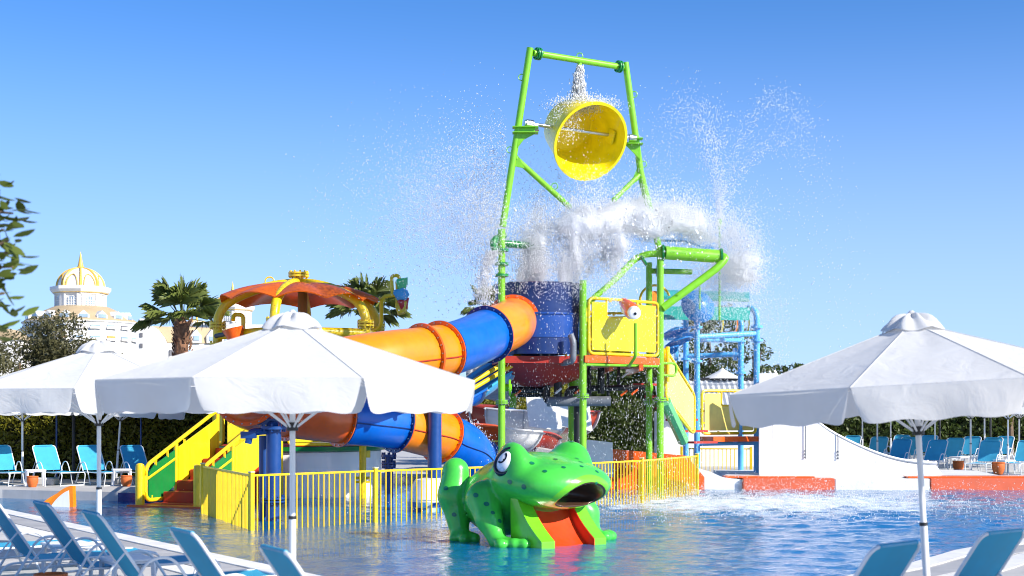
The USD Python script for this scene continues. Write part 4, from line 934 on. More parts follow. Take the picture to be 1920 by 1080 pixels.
def usd_part(par, name, V, N, F, mat):
    u_, inv = np.unique(F, return_inverse=True); m = usdkit.mesh(stage, numbered(par.path, name), (toW(V[u_]) - par.loc, inv.reshape(-1, 3)), mat, smooth=False)
    m.CreateNormalsAttr(Vt.Vec3fArray.FromNumpy((N[u_] @ RF.T).astype(np.float32))); m.SetNormalsInterpolation('vertex'); return Node(m.GetPrim(), par.loc)
front = np.maximum(.92 - fv[:, 0], fv[:, 0] - 2.2)
V1, N1, f_in, f_out = cut(fv, vn, ff_, np.maximum(mouth(fv) - .035, front))
s1 = np.maximum(mouth(V1) - .15, np.maximum(1.0 - V1[:, 0], .60 - V1[:, 2]))
s1 = np.where(np.abs(s1) < 1e-5, 1e-5, s1)
V2, N2, f_lip, f_body = cut(V1, N1, f_out, s1)
body = usd_part(frog, 'body', V2, N2, f_body, frog_green)
usd_part(frog, 'lip', V2, N2, f_lip, frog_lip)
usd_part(frog, 'mouth_lining', V1, N1, f_in, M('mouth_dark', (.07, .035, .02), rough=.35, coat=.2))
# the darker painted dots
def near_surface(pt):
    return np.argmin(np.linalg.norm(fv - np.asarray(pt), axis=1))
for (a, b, z, r) in ((.95, -.55, 1.30, .05), (1.05, -.15, 1.36, .05), (1.2, .25, 1.30, .05), (1.35, -.25, 1.22, .045), (1.4, .1, 1.25, .045), (1.5, .35, 1.2, .045), (.75, -.75, 1.05, .055), (1.05, -.72, .98, .06), (.6, .62, 1.72, .05),
                     (.75, .82, 1.5, .055), (.9, .45, 1.33, .045), (.78, -.42, 1.55, .05), (.05, -.92, .78, .055), (.22, -.9, .62, .055), (.38, -.85, .36, .05), (-.95, -.86, .85, .055), (-.75, -.85, .45, .05), (-.5, -.5, 1.2, .06), (-.2, -.45, 1.28, .06),
                     (.15, -.55, 1.26, .06), (1.72, .25, 1.02, .035), (-1.1, -.78, 1.1, .05), (1.15, .62, 1.12, .05), (.35, -.9, .5, .045), (-.1, -.2, 1.36, .06), (1.25, -.5, 1.14, .045)):
    i = near_surface((a, b, z)); r = r * .70
    c = fv[i]; n_ = vn[i]; t1 = nrm(np.cross(n_, (0.2, .3, 1))); t2 = np.cross(n_, t1)
    hits = []
    ang = np.linspace(0, 2 * np.pi, 14, endpoint=False)
    el_ = 1.0 + .35 * abs(math.sin(37 * a + 11 * z))
    pts = np.vstack([c, *[c + f_ * r * (el_ * np.cos(t) * t1 + np.sin(t) * t2) for f_ in (.5, 1.0) for t in ang]])
    for _ in range(3):     # settle the dot onto the surface
        e = frog_body(pts); gr = np.stack([(frog_body(pts + dx_) - e) / .004 for dx_ in np.eye(3) * .004], 1); pts = pts - gr * (e - .006)[:, None] / (np.linalg.norm(gr, axis=1, keepdims=True) ** 2 + 1e-9)
    N = 14; f_ = [[0, 1 + k, 1 + (k + 1) % N] for k in range(N)] + [q_ for k in range(N) for q_ in ([1 + k, 1 + N + k, 1 + N + (k + 1) % N], [1 + k, 1 + N + (k + 1) % N, 1 + (k + 1) % N])]
    part(body, 'spot', [(toW(pts), np.array(f_))], frog_spot, smooth=True)
# eyes: white balls ringed in black, with a dark crescent
for s in (-1, 1):
    ec = np.array([.58, .785 * s + .03, 1.36]); look_ = nrm((.34, .86 * s, .30)); t1 = nrm(np.cross(look_, (0, 0, 1))); t2 = np.cross(t1, look_); ca_, sa_ = math.cos(.6), -s * math.sin(.6); t1, t2 = ca_ * t1 + sa_ * t2, ca_ * t2 - sa_ * t1
    Re = np.stack([t1, t2, look_], 1); c = ec + look_ * .02
    def er(prof): v, f = lathe(prof, (0, 0, 0), 28); v = (v * (.74, .96, .70)) @ Re.T + c; return toW(v), f
    e_ = part(frog, 'eye', [er([(.02, .155), (.08, .15), (.15, .12), (.20, .06), (.22, -.02)])], M(f'eye_white_{s + 1}', (.82, .82, .84), rough=.15, coat=.6, var=.03), smooth=True)
    part(e_, 'eye_rim', [er([(.205, .05), (.225, .085), (.27, .06), (.285, -.02), (.26, -.08)])], black_gloss, smooth=True)
    arc = np.linspace(math.radians(80), math.radians(290), 22)
    def on(x, y): r_ = math.hypot(x / .74, y / .96); z_ = np.interp(r_, [0, .08, .15, .2, .22], [.109, .105, .084, .042, -.014]); return toW((np.array([x, y, z_ + .004]) @ Re.T + c)[None])[0]
    A_ = [[on(((.108 if q_ else .072)) * .74 * math.cos(t) * (1 if s < 0 else -1) + .05 * (1 if s < 0 else -1), ((.108 if q_ else .072)) * .96 * math.sin(t) + .010) for q_ in (0, 1)] for t in arc]
    part(e_, 'pupil_arc', [sheet(A_)], black_gloss, smooth=True)
# the tongue: a red chute between green walls
A0, A1 = np.array([.55, 0, .98]), np.array([1.36, 0, -.06])
def chute(b0, b1, zoff, th=.05, a_ext=(0, 0), n=9):
    gr = []
    for t in np.linspace(0, 1, n):
        c = A0 + (A1 - A0) * t; c = c + np.array([.10 * math.sin(t * np.pi) * -.6, 0, -.10 * math.sin(t * np.pi)])
        gr.append([toW((np.array([c[0], b, c[2] + zoff]))[None])[0] for b in np.linspace(b0, b1, 3)])
    return sheet(gr, th)
tg = M('tongue_red', (.72, .048, .006), **PLASTIC); tg2 = M('tongue_side', (.60, .035, .010), **PLASTIC)
part(frog, 'tongue_slide', [chute(-.42, .42, -.07)], tg)
def wall(b, w, m, name, rise, lower=.55):
    poly = []
    for t in np.linspace(0, 1, 9):
        c = A0 + (A1 - A0) * t + np.array([-.06 * math.sin(t * np.pi), 0, -.10 * math.sin(t * np.pi)]); poly.append((c[0] + .02, c[2] + rise))
    low = [(A1[0] + .02, -.25), (A0[0] + .05, -.25)]
    pg = Polygon(poly + low).buffer(-.03).buffer(.03)
    part(frog, name, [prism(pg, w, toW(np.array([[0, b, 0]]))[0], fwd, (0, 0, 1))], m, smooth=35)
wall(-.56, .27, frog_lip, 'slide_wall', .17); wall(.55, .25, frog_lip, 'slide_wall', .17)
wall(-.418, .015, tg2, 'tongue_edge', .165); wall(.418, .015, tg2, 'tongue_edge', .165)
# ------------------------------------------------------------------ parasols
NP = 8; UR = 1.82; ZR, ZA = 2.295, 2.87     # rim and apex over the ground
def make_parasol(label, loc, rot, group):
    t = thing('parasol', label, 'parasol', loc, group, rot)
    t.loc = np.zeros(3)
    hub_r = .16
    for k in range(NP):
        a0_, a1_ = 2 * np.pi * k / NP, 2 * np.pi * (k + 1) / NP; c0, c1 = np.array([math.cos(a0_), math.sin(a0_)]), np.array([math.cos(a1_), math.sin(a1_)])
        gr = []
        for s_ in np.linspace(hub_r / UR, 1, 11):
            row = []
            for w in np.linspace(0, 1, 9):
                xy = (c0 * (1 - w) + c1 * w) * UR * s_; bel = 4 * w * (1 - w)
                z = ZA + (ZR - ZA) * s_ - bel * .05 * s_ * (1.2 - s_) + .006 * math.sin(7 * s_ + 5 * k + 9 * w) * bel
                row.append((*xy, z))
            gr.append(row)
        part(t, 'canopy_panel', [sheet(gr)], canvas, smooth=True, local=True)
        gr = []
        for q_ in np.linspace(0, 1, 7):
            row = []
            for w in np.linspace(.006, .994, 27):
                dr = .288 * q_ - .07 * q_ * max(0, (abs(w - .5) - .43) / .07) ** 2.2 - .012 * q_ * math.sin(w * 19 + k * 2.1)
                inn = .10 * max(0, (abs(w - .5) - .30) / .2) ** 2 * q_
                w2 = .5 + (w - .5) * (1 - .085 * q_ ** 1.3 * (abs(w - .5) * 2) ** 6)
                xy = (c0 * (1 - w2) + c1 * w2) * UR; nn = nrm(c0 + c1)
                xy = xy + nn * (.010 + .018 * q_ * math.sin(w * 11 + k * 1.7) - .02 * q_ * q_)
                row.append((*xy, ZR - dr))
            gr.append(row)
        part(t, 'valance', [sheet(gr)], canvas, smooth=True, local=True)
        part(t, 'seam', [tube([(*c0 * (hub_r + (UR - hub_r) * s_), ZA + (ZR - ZA) * (hub_r / UR + (1 - hub_r / UR) * s_) + .003) for s_ in np.linspace(0, 1, 6)], .004, 5)], canvas, local=True)
        part(t, 'hem', [tube([(*((c0 * (1 - w) + c1 * w) * UR * 1.002), ZR + .002) for w in np.linspace(0, 1, 5)], .004, 5)], canvas, local=True)
        part(t, 'rib', [tube([(*c0 * .06, ZA - .05), (*c0 * UR * .98, ZR - .025)], .014, 6)], pole_white, local=True)
        part(t, 'strut', [tube([(*c0 * .05, ZR - .42), (*c0 * UR * .52, (ZA + (ZR - ZA) * .52) - .05)], .011, 6)], pole_white, local=True)
    gr = []
    for s_ in np.linspace(0.0, 1, 9):
        gr.append([(.28 * s_ * math.cos(a) * (1 + .05 * math.cos(8 * a)), .28 * s_ * math.sin(a) * (1 + .08 * math.cos(8 * a)), ZA + .075 - .145 * s_ ** 2.3 + .022 * s_ * (1 - s_) * 4 * math.cos(8 * a + .6) + .016 * math.sin(5 * a + 7 * s_) * s_) for a in np.linspace(0, 2 * np.pi, 65)])
    part(t, 'vent_cap', [sheet(gr)], canvas, smooth=True, local=True)
    part(t, 'finial', [tube([(0, 0, ZA + .05), (0, 0, ZA + .09), (0, 0, ZA + .11)], [.035, .035, .015], 10)], canvas, local=True)
    part(t, 'pole', [tube([(0, 0, 0), (0, 0, ZA)], .028, 14)], pole_white, local=True)
    part(t, 'lower_sleeve', [tube([(0, 0, .05), (0, 0, 1.0)], .034, 14)], pole_white, local=True)
    part(t, 'collar', [tube([(0, 0, 1.0), (0, 0, 1.03)], .038, 14)], black_pipe, local=True)
    part(t, 'runner', [tube([(0, 0, ZR - .46), (0, 0, ZR - .38)], .055, 12)], black_pipe, local=True)
    part(t, 'base', [bevel_box((0, 0, .035), (.55, .55, .07), .015)], concrete, smooth=False, local=True)
    return t
PG = 'white parasols round the pool'
par1 = make_parasol('large white parasol in front of the tube slide, left of the frog', (-2.077, 13.46, DECK_N), (0, 0, -90 - 17.8), PG)
copy(par1, 'white parasol cut by the right picture edge above the near loungers', (3.84, 13.07, DECK_N - .03), (0, -3.3, -90 + 12.8), PG)
copy(par1, 'white parasol at the left edge partly behind the large one', (-5.43, 18.7, DECK_N), (0, 0, -90 - 37.9), PG)
copy(par1, 'parasol beyond the lower right corner whose shade falls on the loungers there', (5.75, 9.35, DECK_N), (0, 0, 8), PG)
copy(par1, 'parasol whose canopy tip just enters at the far left edge', (*P(-175, 0, 23.0)[:2], DECK_N), (0, 0, 12), PG)
for u, Y, rz, ry, lab in ((42, 39.4, 20, 0, 'distant parasol at the left with its white pole between two pool loungers'), (222, 40.6, 3, 4, 'distant parasol with a leaning pole beside the steps')):
    copy(par1, lab, (*P(u - (5 if ry else 0), 0, Y)[:2], DECK_F - .13), (0, ry, rz), PG)
far_par = [(1535, 57, 'leftmost of the far right parasols, just past the ramp curve'), (1617, 58, 'far right parasol, second pole past the white ramp'), (1645, 52, 'far right parasol, fourth pole past the ramp'), (1670, 60, 'far right parasol, the pole just left of the near parasol pole'),
           (1753, 51, 'far right parasol, first pole to the right of the near parasol pole'), (1820, 47.5, 'far right parasol standing by the table with the red pot'), (1846, 55, 'far right parasol behind the loungers near the slim cypress'), (1890, 45.6, 'far right parasol standing before the yellow green cypress'), (1911, 50, 'rightmost parasol pole at the picture edge')]
for k, (u, Y, lab) in enumerate(far_par):
    copy(par1, lab, (*P(u, 0, Y)[:2], DECK_F - .10), (0, 0, 17 * k), PG)

# ------------------------------------------------------------------ loungers
def make_lounger(label, loc, rot, group):
    t = thing('sun_lounger', label, 'sun lounger', loc, group, rot); t.loc = np.zeros(3)
    W_, sh, BA = .33, .34, math.radians(56); bl = .82
    hx = -.28; top = (hx - bl * math.cos(BA), sh + .02 + bl * math.sin(BA))
    bn_ = np.array([math.sin(BA), 0, math.cos(BA)])
    for y in (-W_, W_):
        part(t, 'seat_rail', [tube(fillet([(hx, y, sh), (.6, y, sh), (1.05, y, sh + .02), (1.16, y * .98, sh - .03), (1.06, y, sh - .34)], .10), .014, 8)], alu, local=True)
    part(t, 'foot_bar', [cyl((1.06, -W_, .012), (1.06, W_, .012), .014, sides=8)], alu, local=True)
    part(t, 'end_bar', [cyl((1.1, -W_, sh + .01), (1.1, W_, sh + .01), .013, sides=8)], alu, local=True)
    corner = .10
    bf = [(hx, -W_, sh + .02), (top[0], -W_, top[1]), (top[0], W_, top[1]), (hx, W_, sh + .02)]
    part(t, 'back_frame', [tube(fillet(bf, corner, 6), .015, 10)], alu, local=True)
    for y in (-W_, W_):
        s_ = 1 if y > 0 else -1
        part(t, 'arm_leg', [tube(fillet([(hx - .38, y + .035 * s_, .01), (hx - .16, y + .04 * s_, .33), (hx - .02, y + .045 * s_, .60), (hx + .22, y + .045 * s_, .62), (hx + .42, y + .04 * s_, .33), (hx + .56, y + .035 * s_, .01)], .17, 6), .0145, 8)], alu, local=True)
        part(t, 'rear_leg', [tube(fillet([(hx + .06, y * .97, sh), (hx - .36, y * .97, sh - .02), (hx - .52, y * .97, .01)], .1), .013, 8)], alu, local=True)
        part(t, 'back_brace', [tube([(hx - bl * .48 * math.cos(BA), y * .93, sh + bl * .48 * math.sin(BA)), (hx - .52, y * .93, sh - .01)], .010, 6)], alu, local=True)
    part(t, 'rear_bar', [cyl((hx - .52, -W_, .012), (hx - .52, W_, .012), .013, sides=8)], alu, local=True)
    # fabric: seat and back, slightly slack
    xs2 = np.linspace(hx + .02, 1.09, 14)
    gr = [[(x, y, sh + .016 + .012 * max(0, (x - .6)) - .022 * (1 - (y / W_) ** 2)) for y in np.linspace(-W_ + .004, W_ - .004, 9)] for x in xs2]
    part(t, 'seat_sling', [sheet(gr, .006)], sling, local=True)
    gr = []
    for s_ in np.linspace(.04, 1.0, 12):
        w_ = W_ - (.0 if s_ < .90 else .028 * ((s_ - .90) / .1) ** 2) - .003
        gr.append([(hx - bl * s_ * math.cos(BA) - .018 * (1 - (y / w_) ** 2) * math.sin(BA) * -1 * (-1), y, sh + .02 + bl * s_ * math.sin(BA) - .018 * (1 - (y / w_) ** 2) * math.cos(BA)) for y in np.linspace(-w_, w_, 9)])
    part(t, 'back_sling', [sheet(gr, .006)], sling, local=True)
    part(t, 'back_hem', [tube(fillet([(top[0] + .004, -W_ + .075, top[1] + .0), (top[0] + .004, W_ - .075, top[1] + .0)], .01), .0195, 10)], sling, local=True)
    return t
LN, LF = 'loungers on the near deck', 'loungers on the far deck'
dirN = math.degrees(math.atan2(.56, .83))
def topat(u, v, z=1.17, off=.72, ang=dirN):
    "base so that the top of the back is seen at (u, v)"
    p = G(u, v, z); a = math.radians(ang); return (p[0] + off * math.cos(a), p[1] + off * math.sin(a), DECK_N)
lg = make_lounger('near teal lounger second from the left picture edge, its back before the steps', topat(80, 947), (0, 0, dirN), LN)
copy(lg, 'near teal lounger third from the left, tip of its back beside the parasol pole', topat(175, 966), (0, 0, dirN - 2), LN)
copy(lg, 'near teal lounger fourth from the left, below the yellow fence corner', topat(348, 1001), (0, 0, dirN - 3), LN)
copy(lg, 'near teal lounger below the white parasol pole, rightmost of the left row', topat(525, 1037), (0, 0, dirN - 6), LN)
copy(lg, 'near teal lounger cut by the left picture edge', topat(-20, 938), (0, 0, dirN + 1), LN)
copy(lg, 'teal lounger behind the others at the lower left corner, only its seat showing', topat(-95, 925), (0, 0, dirN + 1), LN)
copy(lg, 'near teal lounger at the lower right left of the leaning pole', topat(1680, 1026, off=.72, ang=133), (0, 0, 133), LN)
copy(lg, 'near teal lounger at the lower right corner with sun streaks on its back', topat(1880, 1002, off=.72, ang=130), (0, 0, 130), LN)
farL = [(-3, 838, -52, 'far teal lounger half cut by the left picture edge before the hedge'), (82, 836, -48, 'far lounger between the white side table and the hedge, sun patch on its back'), (165, 834, -50, 'far lounger behind the parasol pole before the hedge'), (246, 832, -52, 'far lounger with its back beside the handrail of the steps')]
for u, v, a, lab in farL:
    Y = 39.2; p = P(u, 0, Y); a_ = math.radians(a)
    copy(lg, lab, (p[0] + .72 * math.cos(a_), p[1] + .72 * math.sin(a_), DECK_F), (0, 0, a), LF)
farR = [(1598, 56, 'leftmost far right lounger, half hidden by the ramp curve'), (1648, 53, 'far right lounger second past the ramp curve, speckled with drops'), (1690, 57.5, 'far right lounger peeping out behind the second and third'), (1690, 48.5, 'far right lounger nearest the foot of the ramp'), (1705, 52.5, 'far right lounger tucked behind the one at the ramp foot'),
        (1742, 57, 'far right lounger just right of the near parasol pole, furthest back'), (1757, 47.0, 'far right lounger with a towel edge, right of the leaning pole'), (1790, 50.5, 'far right lounger beside the first red pot'), (1822, 54, 'far right lounger behind the first red pot'), (1856, 46, 'large far right lounger beside the second red pot'), (1862, 52, 'far right lounger behind the large one'), (1884, 54.5, 'far right lounger furthest back by the yellow green cypress'), (1926, 46.2, 'rightmost far lounger cut by the picture edge')]
for u, Y, lab in farR:
    p = P(u, 0, Y); a = -126 + 5 * math.sin(u); a_ = math.radians(a)
    copy(lg, lab, (p[0] + .6 * math.cos(a_), p[1] + .6 * math.sin(a_), DECK_F), (0, 0, a), LF)
# tables and flower pots
def make_table(label, loc, rz, group):
    t = thing('side_table', label, 'table', loc, group, (0, 0, rz)); t.loc = np.zeros(3)
    part(t, 'tabletop', [bevel_box((0, 0, .43), (.50, .50, .035), .01), bevel_box((0, 0, .405), (.46, .46, .03), .005)], table_white, local=True, smooth=False)
    for x in (-.21, .21):
        for y in (-.21, .21): part(t, 'leg', [tube([(x * 1.06, y * 1.06, 0), (x, y, .41)], [.024, .028, .03], 4)], table_white, local=True, smooth=False)
    return t
tb1 = make_table('white side table left of the sunlit far lounger', (*P(66, 0, 37.6)[:2], DECK_F), 25, 'white side tables')
copy(tb1, 'white side table between the leaning parasol pole and the steps', (*P(228, 0, 38.0)[:2], DECK_F), (0, 0, 20))
for u, Y, lab in ((1690, 46.5, 'white side table at the foot of the ramp'), (1800, 49, 'white side table under the far parasol by the first red pot'), (1883, 45.4, 'white side table by the second red pot'), (1902, 48.5, 'white side table at the right picture edge')):
    copy(tb1, lab, (*P(u, 0, Y)[:2], DECK_F), (0, 0, 30))
copy(tb1, 'white side table on the near deck between the left loungers', (-4.15, 15.35, DECK_N), (0, 0, dirN))
copy(tb1, 'white side table on the near deck below the left picture edge row', (-5.35, 17.1, DECK_N), (0, 0, dirN))
def make_pot(label, loc, s=1.0):
    t = thing('flower_pot', label, 'flower pot', loc, 'terracotta pots by the loungers', scale=s); t.loc = np.zeros(3)
    part(t, 'pot', [lathe([(.02, .0), (.085, 0), (.10, .02), (.14, .12), (.15, .21), (.135, .25), (.15, .265), (.15, .29), (.125, .29), (.12, .25), (.11, .24), (.02, .235)], (0, 0, 0), 24)], terracotta, local=True)
    part(t, 'soil', [lathe([(.118, .252), (.02, .262)], (0, 0, 0), 16)], bark, local=True)
    return t
pot = make_pot('orange terracotta pot beside the left white side table', (*P(61, 0, 37.2)[:2], DECK_F))
copy(pot, 'orange terracotta pot beside the green panel of the steps', (*P(237, 0, 37.6)[:2], DECK_F))
for u, Y, s_, lab in ((1797, 47.0, 1.25, 'dark red terracotta pot between two far right loungers'), (1872, 44.9, 1.35, 'larger red terracotta pot nearest the far pool strip'), (1690, 46.0, 1.1, 'terracotta pot half hidden behind the ramp foot')):
    copy(pot, lab, (*P(u, 0, Y)[:2], DECK_F), scale=s_)
copy(pot, 'brown terracotta pot among the near loungers at the lower left', (*P(95, 0, 14.8)[:2], DECK_N), scale=1.15)
for u, Y, lab in ((85, 38.3, 'white block under the left side table'), (240, 38.8, 'white block under the right side table')):
    k = solid('parasol_block', [bevel_box((*P(u, 0, Y)[:2], DECK_F + .1), (.6, .5, .2), .03)], concrete, lab, 'block', smooth=False)
# posts along the hedges
for u, Y, zt, m, lab in ((138, 41.0, 2.9, black_pipe, 'black lamp post before the left hedge'), (106, 41.4, 2.3, blue_paint, 'thin dark post before the left hedge, left of the black one'), (264, 41.4, 2.3, blue_paint, 'thin dark post in the hedge right of the leaning parasol'), (1762, 62, 3.0, black_pipe, 'black fence post in the right hedge by the near parasol pole'), (1857, 62, 3.0, black_pipe, 'black fence post in the right hedge near the cypress')):
    x = P(u, 0, Y)[0]; t = thing('hedge_post', lab, 'post', (x, Y, DECK_F))
    part(t, 'post', [cyl((x, Y, DECK_F), (x, Y, zt), .05 if m is black_pipe else .025, sides=8)], m)
    part(t, 'foot', [disc_flange((x, Y, DECK_F + .02), (0, 0, 1), .1, .04)], m)
# ------------------------------------------------------------------ hedges, trees, palms
def leaves(centres, size, seed=1, flat=.0, kite=True):
    "one small leaf face pair per centre, randomly turned"
    r = np.random.default_rng(seed); n = len(centres); c = np.asarray(centres)
    a = r.normal(size=(n, 3)); a[:, 2] *= (1 - flat); a /= np.linalg.norm(a, axis=1, keepdims=True)
    b = np.cross(a, r.normal(size=(n, 3))); b /= np.linalg.norm(b, axis=1, keepdims=True)
    s = size * r.uniform(.6, 1.35, (n, 1))
    v = np.stack([c - a * s, c - b * s * .42, c + a * s, c + b * s * .42], 1).reshape(-1, 3); i = np.arange(n)[:, None] * 4
    return v, np.vstack([i + [0, 1, 2], i + [0, 2, 3]])
def hedge(label, a, b, h, depth, n, size, mat, seed):
    a, b = np.array([*a, 0.0]), np.array([*b, 0.0]); d_ = b - a; L_ = np.linalg.norm(d_); d_ /= L_; nn = np.array([d_[1], -d_[0], 0])
    if nn[1] > 0: nn = -nn
    t = thing('hedge', label, 'hedge', (a + b) / 2)
    r = np.random.default_rng(seed); s = r.random(n) * L_; z = r.random(n) ** .85 * h
    bump = meshkit.fbm(np.stack([s * .9, z * 1.1, 0 * s + seed], -1), 3, seed)
    off = depth * (.25 + .55 * bump) + r.normal(0, .06, n)
    topw = meshkit.fbm(np.stack([s * .7, 0 * s, 0 * s + 9], -1), 3, seed + 4) * .9
    z = z * (1 + .25 * (topw - .45))
    pts = a + d_ * s[:, None] + nn * off[:, None] + np.stack([0 * s, 0 * s, z + .1], 1)
    part(t, 'foliage', [leaves(pts, size, seed)], mat, smooth=False, kind='stuff')
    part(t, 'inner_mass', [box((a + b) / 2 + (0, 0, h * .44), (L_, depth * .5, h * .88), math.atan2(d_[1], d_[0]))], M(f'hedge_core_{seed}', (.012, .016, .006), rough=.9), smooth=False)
    return t
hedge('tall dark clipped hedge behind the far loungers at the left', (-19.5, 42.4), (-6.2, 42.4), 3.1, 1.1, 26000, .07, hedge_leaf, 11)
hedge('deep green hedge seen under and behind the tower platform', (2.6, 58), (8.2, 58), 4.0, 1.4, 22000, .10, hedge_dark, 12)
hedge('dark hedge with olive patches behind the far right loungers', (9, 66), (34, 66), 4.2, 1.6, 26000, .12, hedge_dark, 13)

def tree(name, label, base, height, crown_r, n, size, mat, seed, trunk_r=.18, lumps=9, crown_z=.62, flat=1.0, cat_='tree', gap=.38):
    base = np.asarray(base, float); t = thing(name, label, cat_, base); r = np.random.default_rng(seed)
    top = base + (r.normal(0, .1), r.normal(0, .1), height * .75)
    part(t, 'trunk', [tube(spline([base - (0, 0, .2), base + (r.normal(0, .08), 0, height * .3), top], 5), np.linspace(trunk_r, trunk_r * .3, 11), 9)], bark)
    cs = []
    for k in range(lumps):
        dv = nrm(r.normal(size=3)) * r.uniform(.25, .95); cs.append(base + (0, 0, height * crown_z) + dv * np.array([crown_r, crown_r, height * (1 - crown_z) * flat]))
    for k, c in enumerate(cs[:6]):
        s_ = base + (0, 0, height * r.uniform(.28, .55)); part(t, 'limb', [tube(spline([s_, (s_ + c) / 2 - (0, 0, .1), c], 4), np.linspace(trunk_r * .45, trunk_r * .12, 9), 6)], bark)
    which = r.integers(lumps, size=n); u_ = r.normal(size=(n, 3)); u_ /= np.linalg.norm(u_, axis=1, keepdims=True)
    rad = r.random(n) ** (.45) * crown_r * r.uniform(.32, .6, lumps)[which]
    pts = np.array(cs)[which] + u_ * rad[:, None] * (1, 1, .75)
    keep = meshkit.fbm(pts * (1.6 / crown_r) * 1.6, 3, seed) > gap - .14 * r.random(n)
    part(t, 'crown', [leaves(pts[keep], size, seed)], mat, smooth=False, kind='stuff')
    return t
def gpt(u, Y): return (*P(u, 0, Y)[:2], .05)
tree('olive_tree', 'grey green olive tree in front of the hotel, tallest of the left clump', gpt(118, 62), 6.3, 2.0, 15000, .085, olive_leaf, 21, lumps=14)
tree('olive_tree', 'broad olive tree left of the tallest one below the dome', gpt(45, 60), 5.6, 2.2, 15000, .085, olive_leaf, 22, lumps=14)
tree('olive_tree', 'low olive bush at the right end of the left clump', gpt(160, 58), 5.0, 1.5, 9000, .08, olive_leaf, 23, lumps=9)
tree('olive_tree', 'olive tree cut by the left picture edge', gpt(-40, 58), 5.6, 1.9, 9000, .085, olive_leaf, 24, lumps=10)
tree('shrub', 'small dark shrub in front of the hotel balconies', gpt(217, 120), 8.6, 1.3, 2500, .12, olive_leaf, 25, lumps=5, cat_='shrub')
tree('shrub', 'scrubby shrub at the foot of the white hotel wall', gpt(262, 110), 6.2, 1.6, 2500, .12, olive_leaf, 26, lumps=5, cat_='shrub')
tree('shrub', 'small shrub left of the palm trunk', gpt(318, 80), 5.9, .9, 2200, .08, olive_leaf, 27, lumps=5, cat_='shrub')
tree('poplar_tree', 'loose leafy tree seen through the blue pipe frame', gpt(1335, 58), 6.9, 1.7, 7000, .09, tree_leaf, 28, lumps=16, crown_z=.60, gap=.50)
tree('poplar_tree', 'slim leafy tree showing right of the blue pipe frame', gpt(1415, 57), 5.9, 1.2, 3600, .08, tree_leaf, 29, lumps=10, crown_z=.6, gap=.5)
tree('olive_tree', 'yellow green tree behind the pipework under the platform', gpt(1010, 54), 4.2, 1.9, 10000, .09, hedge_leaf, 30, lumps=12)
tree('olive_tree', 'yellow green bush behind the left green tower pole', gpt(905, 53), 3.2, 1.6, 6000, .09, hedge_leaf, 33, lumps=9)
tree('cypress_tree', 'slim yellow green cypress in the right hedge', gpt(1893, 60), 4.2, .45, 4000, .09, leafmat('cypress_leaf', (.16, .17, .02)), 31, lumps=10, crown_z=.45)
tree('cypress_tree', 'yellowish young cypress left of the far parasols', gpt(1553, 62), 3.9, .5, 2500, .10, hedge_leaf, 32, lumps=8, crown_z=.5)

def palm(label, base, h, seed, rc=1.75, tr=.27, nf=26):
    base = np.asarray(base, float); t = thing('palm_tree', label, 'palm tree', base); r = np.random.default_rng(seed)
    zs = np.linspace(0, h, 26); part(t, 'trunk', [tube([base + (.05 * math.sin(z), 0, z - .2) for z in zs], tr * (.86 + .14 * np.sin(zs * 21)) * np.linspace(.8, 1.05, 26), 12)], palm_bark)
    boots = []
    for k in range(220):
        a, z = r.uniform(0, 2 * np.pi), r.uniform(.35 * h, h + .1); e = np.array([math.cos(a), math.sin(a), 0]); c = base + e * tr * .95 + (0, 0, z - .2)
        sd = np.array([-e[1], e[0], 0]); boots.append((np.array([c - sd * .07, c + sd * .07, c + e * .13 + (0, 0, .22) + sd * .02, c + e * .10 + (0, 0, .22) - sd * .03]), np.array([[0, 1, 2], [0, 2, 3]])))
    part(t, 'leaf_bases', boots, palm_bark, smooth=False, kind='stuff')
    for k in range(nf):
        a = 2.399 * k + r.uniform(-.3, .3); el = math.radians(80 - 88 * (k / nf) ** 1.15 + r.uniform(-8, 8)); e = np.array([math.cos(a), math.sin(a), 0]); L_ = rc * r.uniform(.40, .56)
        o_ = base + (0, 0, h - .12); p0 = o_ + e * .1; dirv = e * math.cos(el) + np.array([0, 0, math.sin(el)])
        p1 = p0 + dirv * L_ - (0, 0, .04); ms = [tube([p0, (p0 + p1) / 2 + (0, 0, .04), p1], [.022, .018, .014], 5)]
        sidev = nrm(np.cross(dirv, [0, 0, 1]) if abs(dirv[2]) < .96 else np.cross(dirv, [1, 0, 0])); upv = np.cross(sidev, dirv)
        nl = 27; FR = rc * r.uniform(.50, .66)
        for j in range(nl):
            b = math.radians(-82 + 164 * j / (nl - 1)); ld = dirv * math.cos(b) + sidev * math.sin(b); ln_ = FR * (1 - .22 * abs(b) / 2) * r.uniform(.9, 1.05)
            wv = nrm(np.cross(ld, upv)) * .0095; pl_ = upv * .05 * math.sin(j * 3.1); dr = np.array([0, 0, -1.0])
            m_ = p1 + ld * ln_ * .62 + pl_; tip_ = p1 + ld * ln_ * .93 + dr * ln_ * (.10 + .28 * r.random() + (.12 if el < 0 else 0))
            ms.append((np.array([p1, m_ - wv, tip_, m_ + wv]), np.array([[0, 1, 2], [0, 2, 3]])))
        part(t, 'frond', ms, palm_leaf, smooth=False)
    return t
palm('fan palm with a shaggy trunk standing before the hotel', (*P(342, 0, 52)[:2], .05), P(0, 592, 52)[2] - .05, 41, rc=1.80, tr=.29)
palm('fan palm half hidden behind the orange canopy', (*P(690, 0, 56)[:2], .05), P(0, 578, 56)[2] - .05, 42, rc=1.7, tr=.26)
palm('palm crown peeping out left of the dark blue barrel', (*P(925, 0, 60)[:2], .05), P(0, 570, 60)[2] - .05, 43, rc=1.3, tr=.22, nf=13)

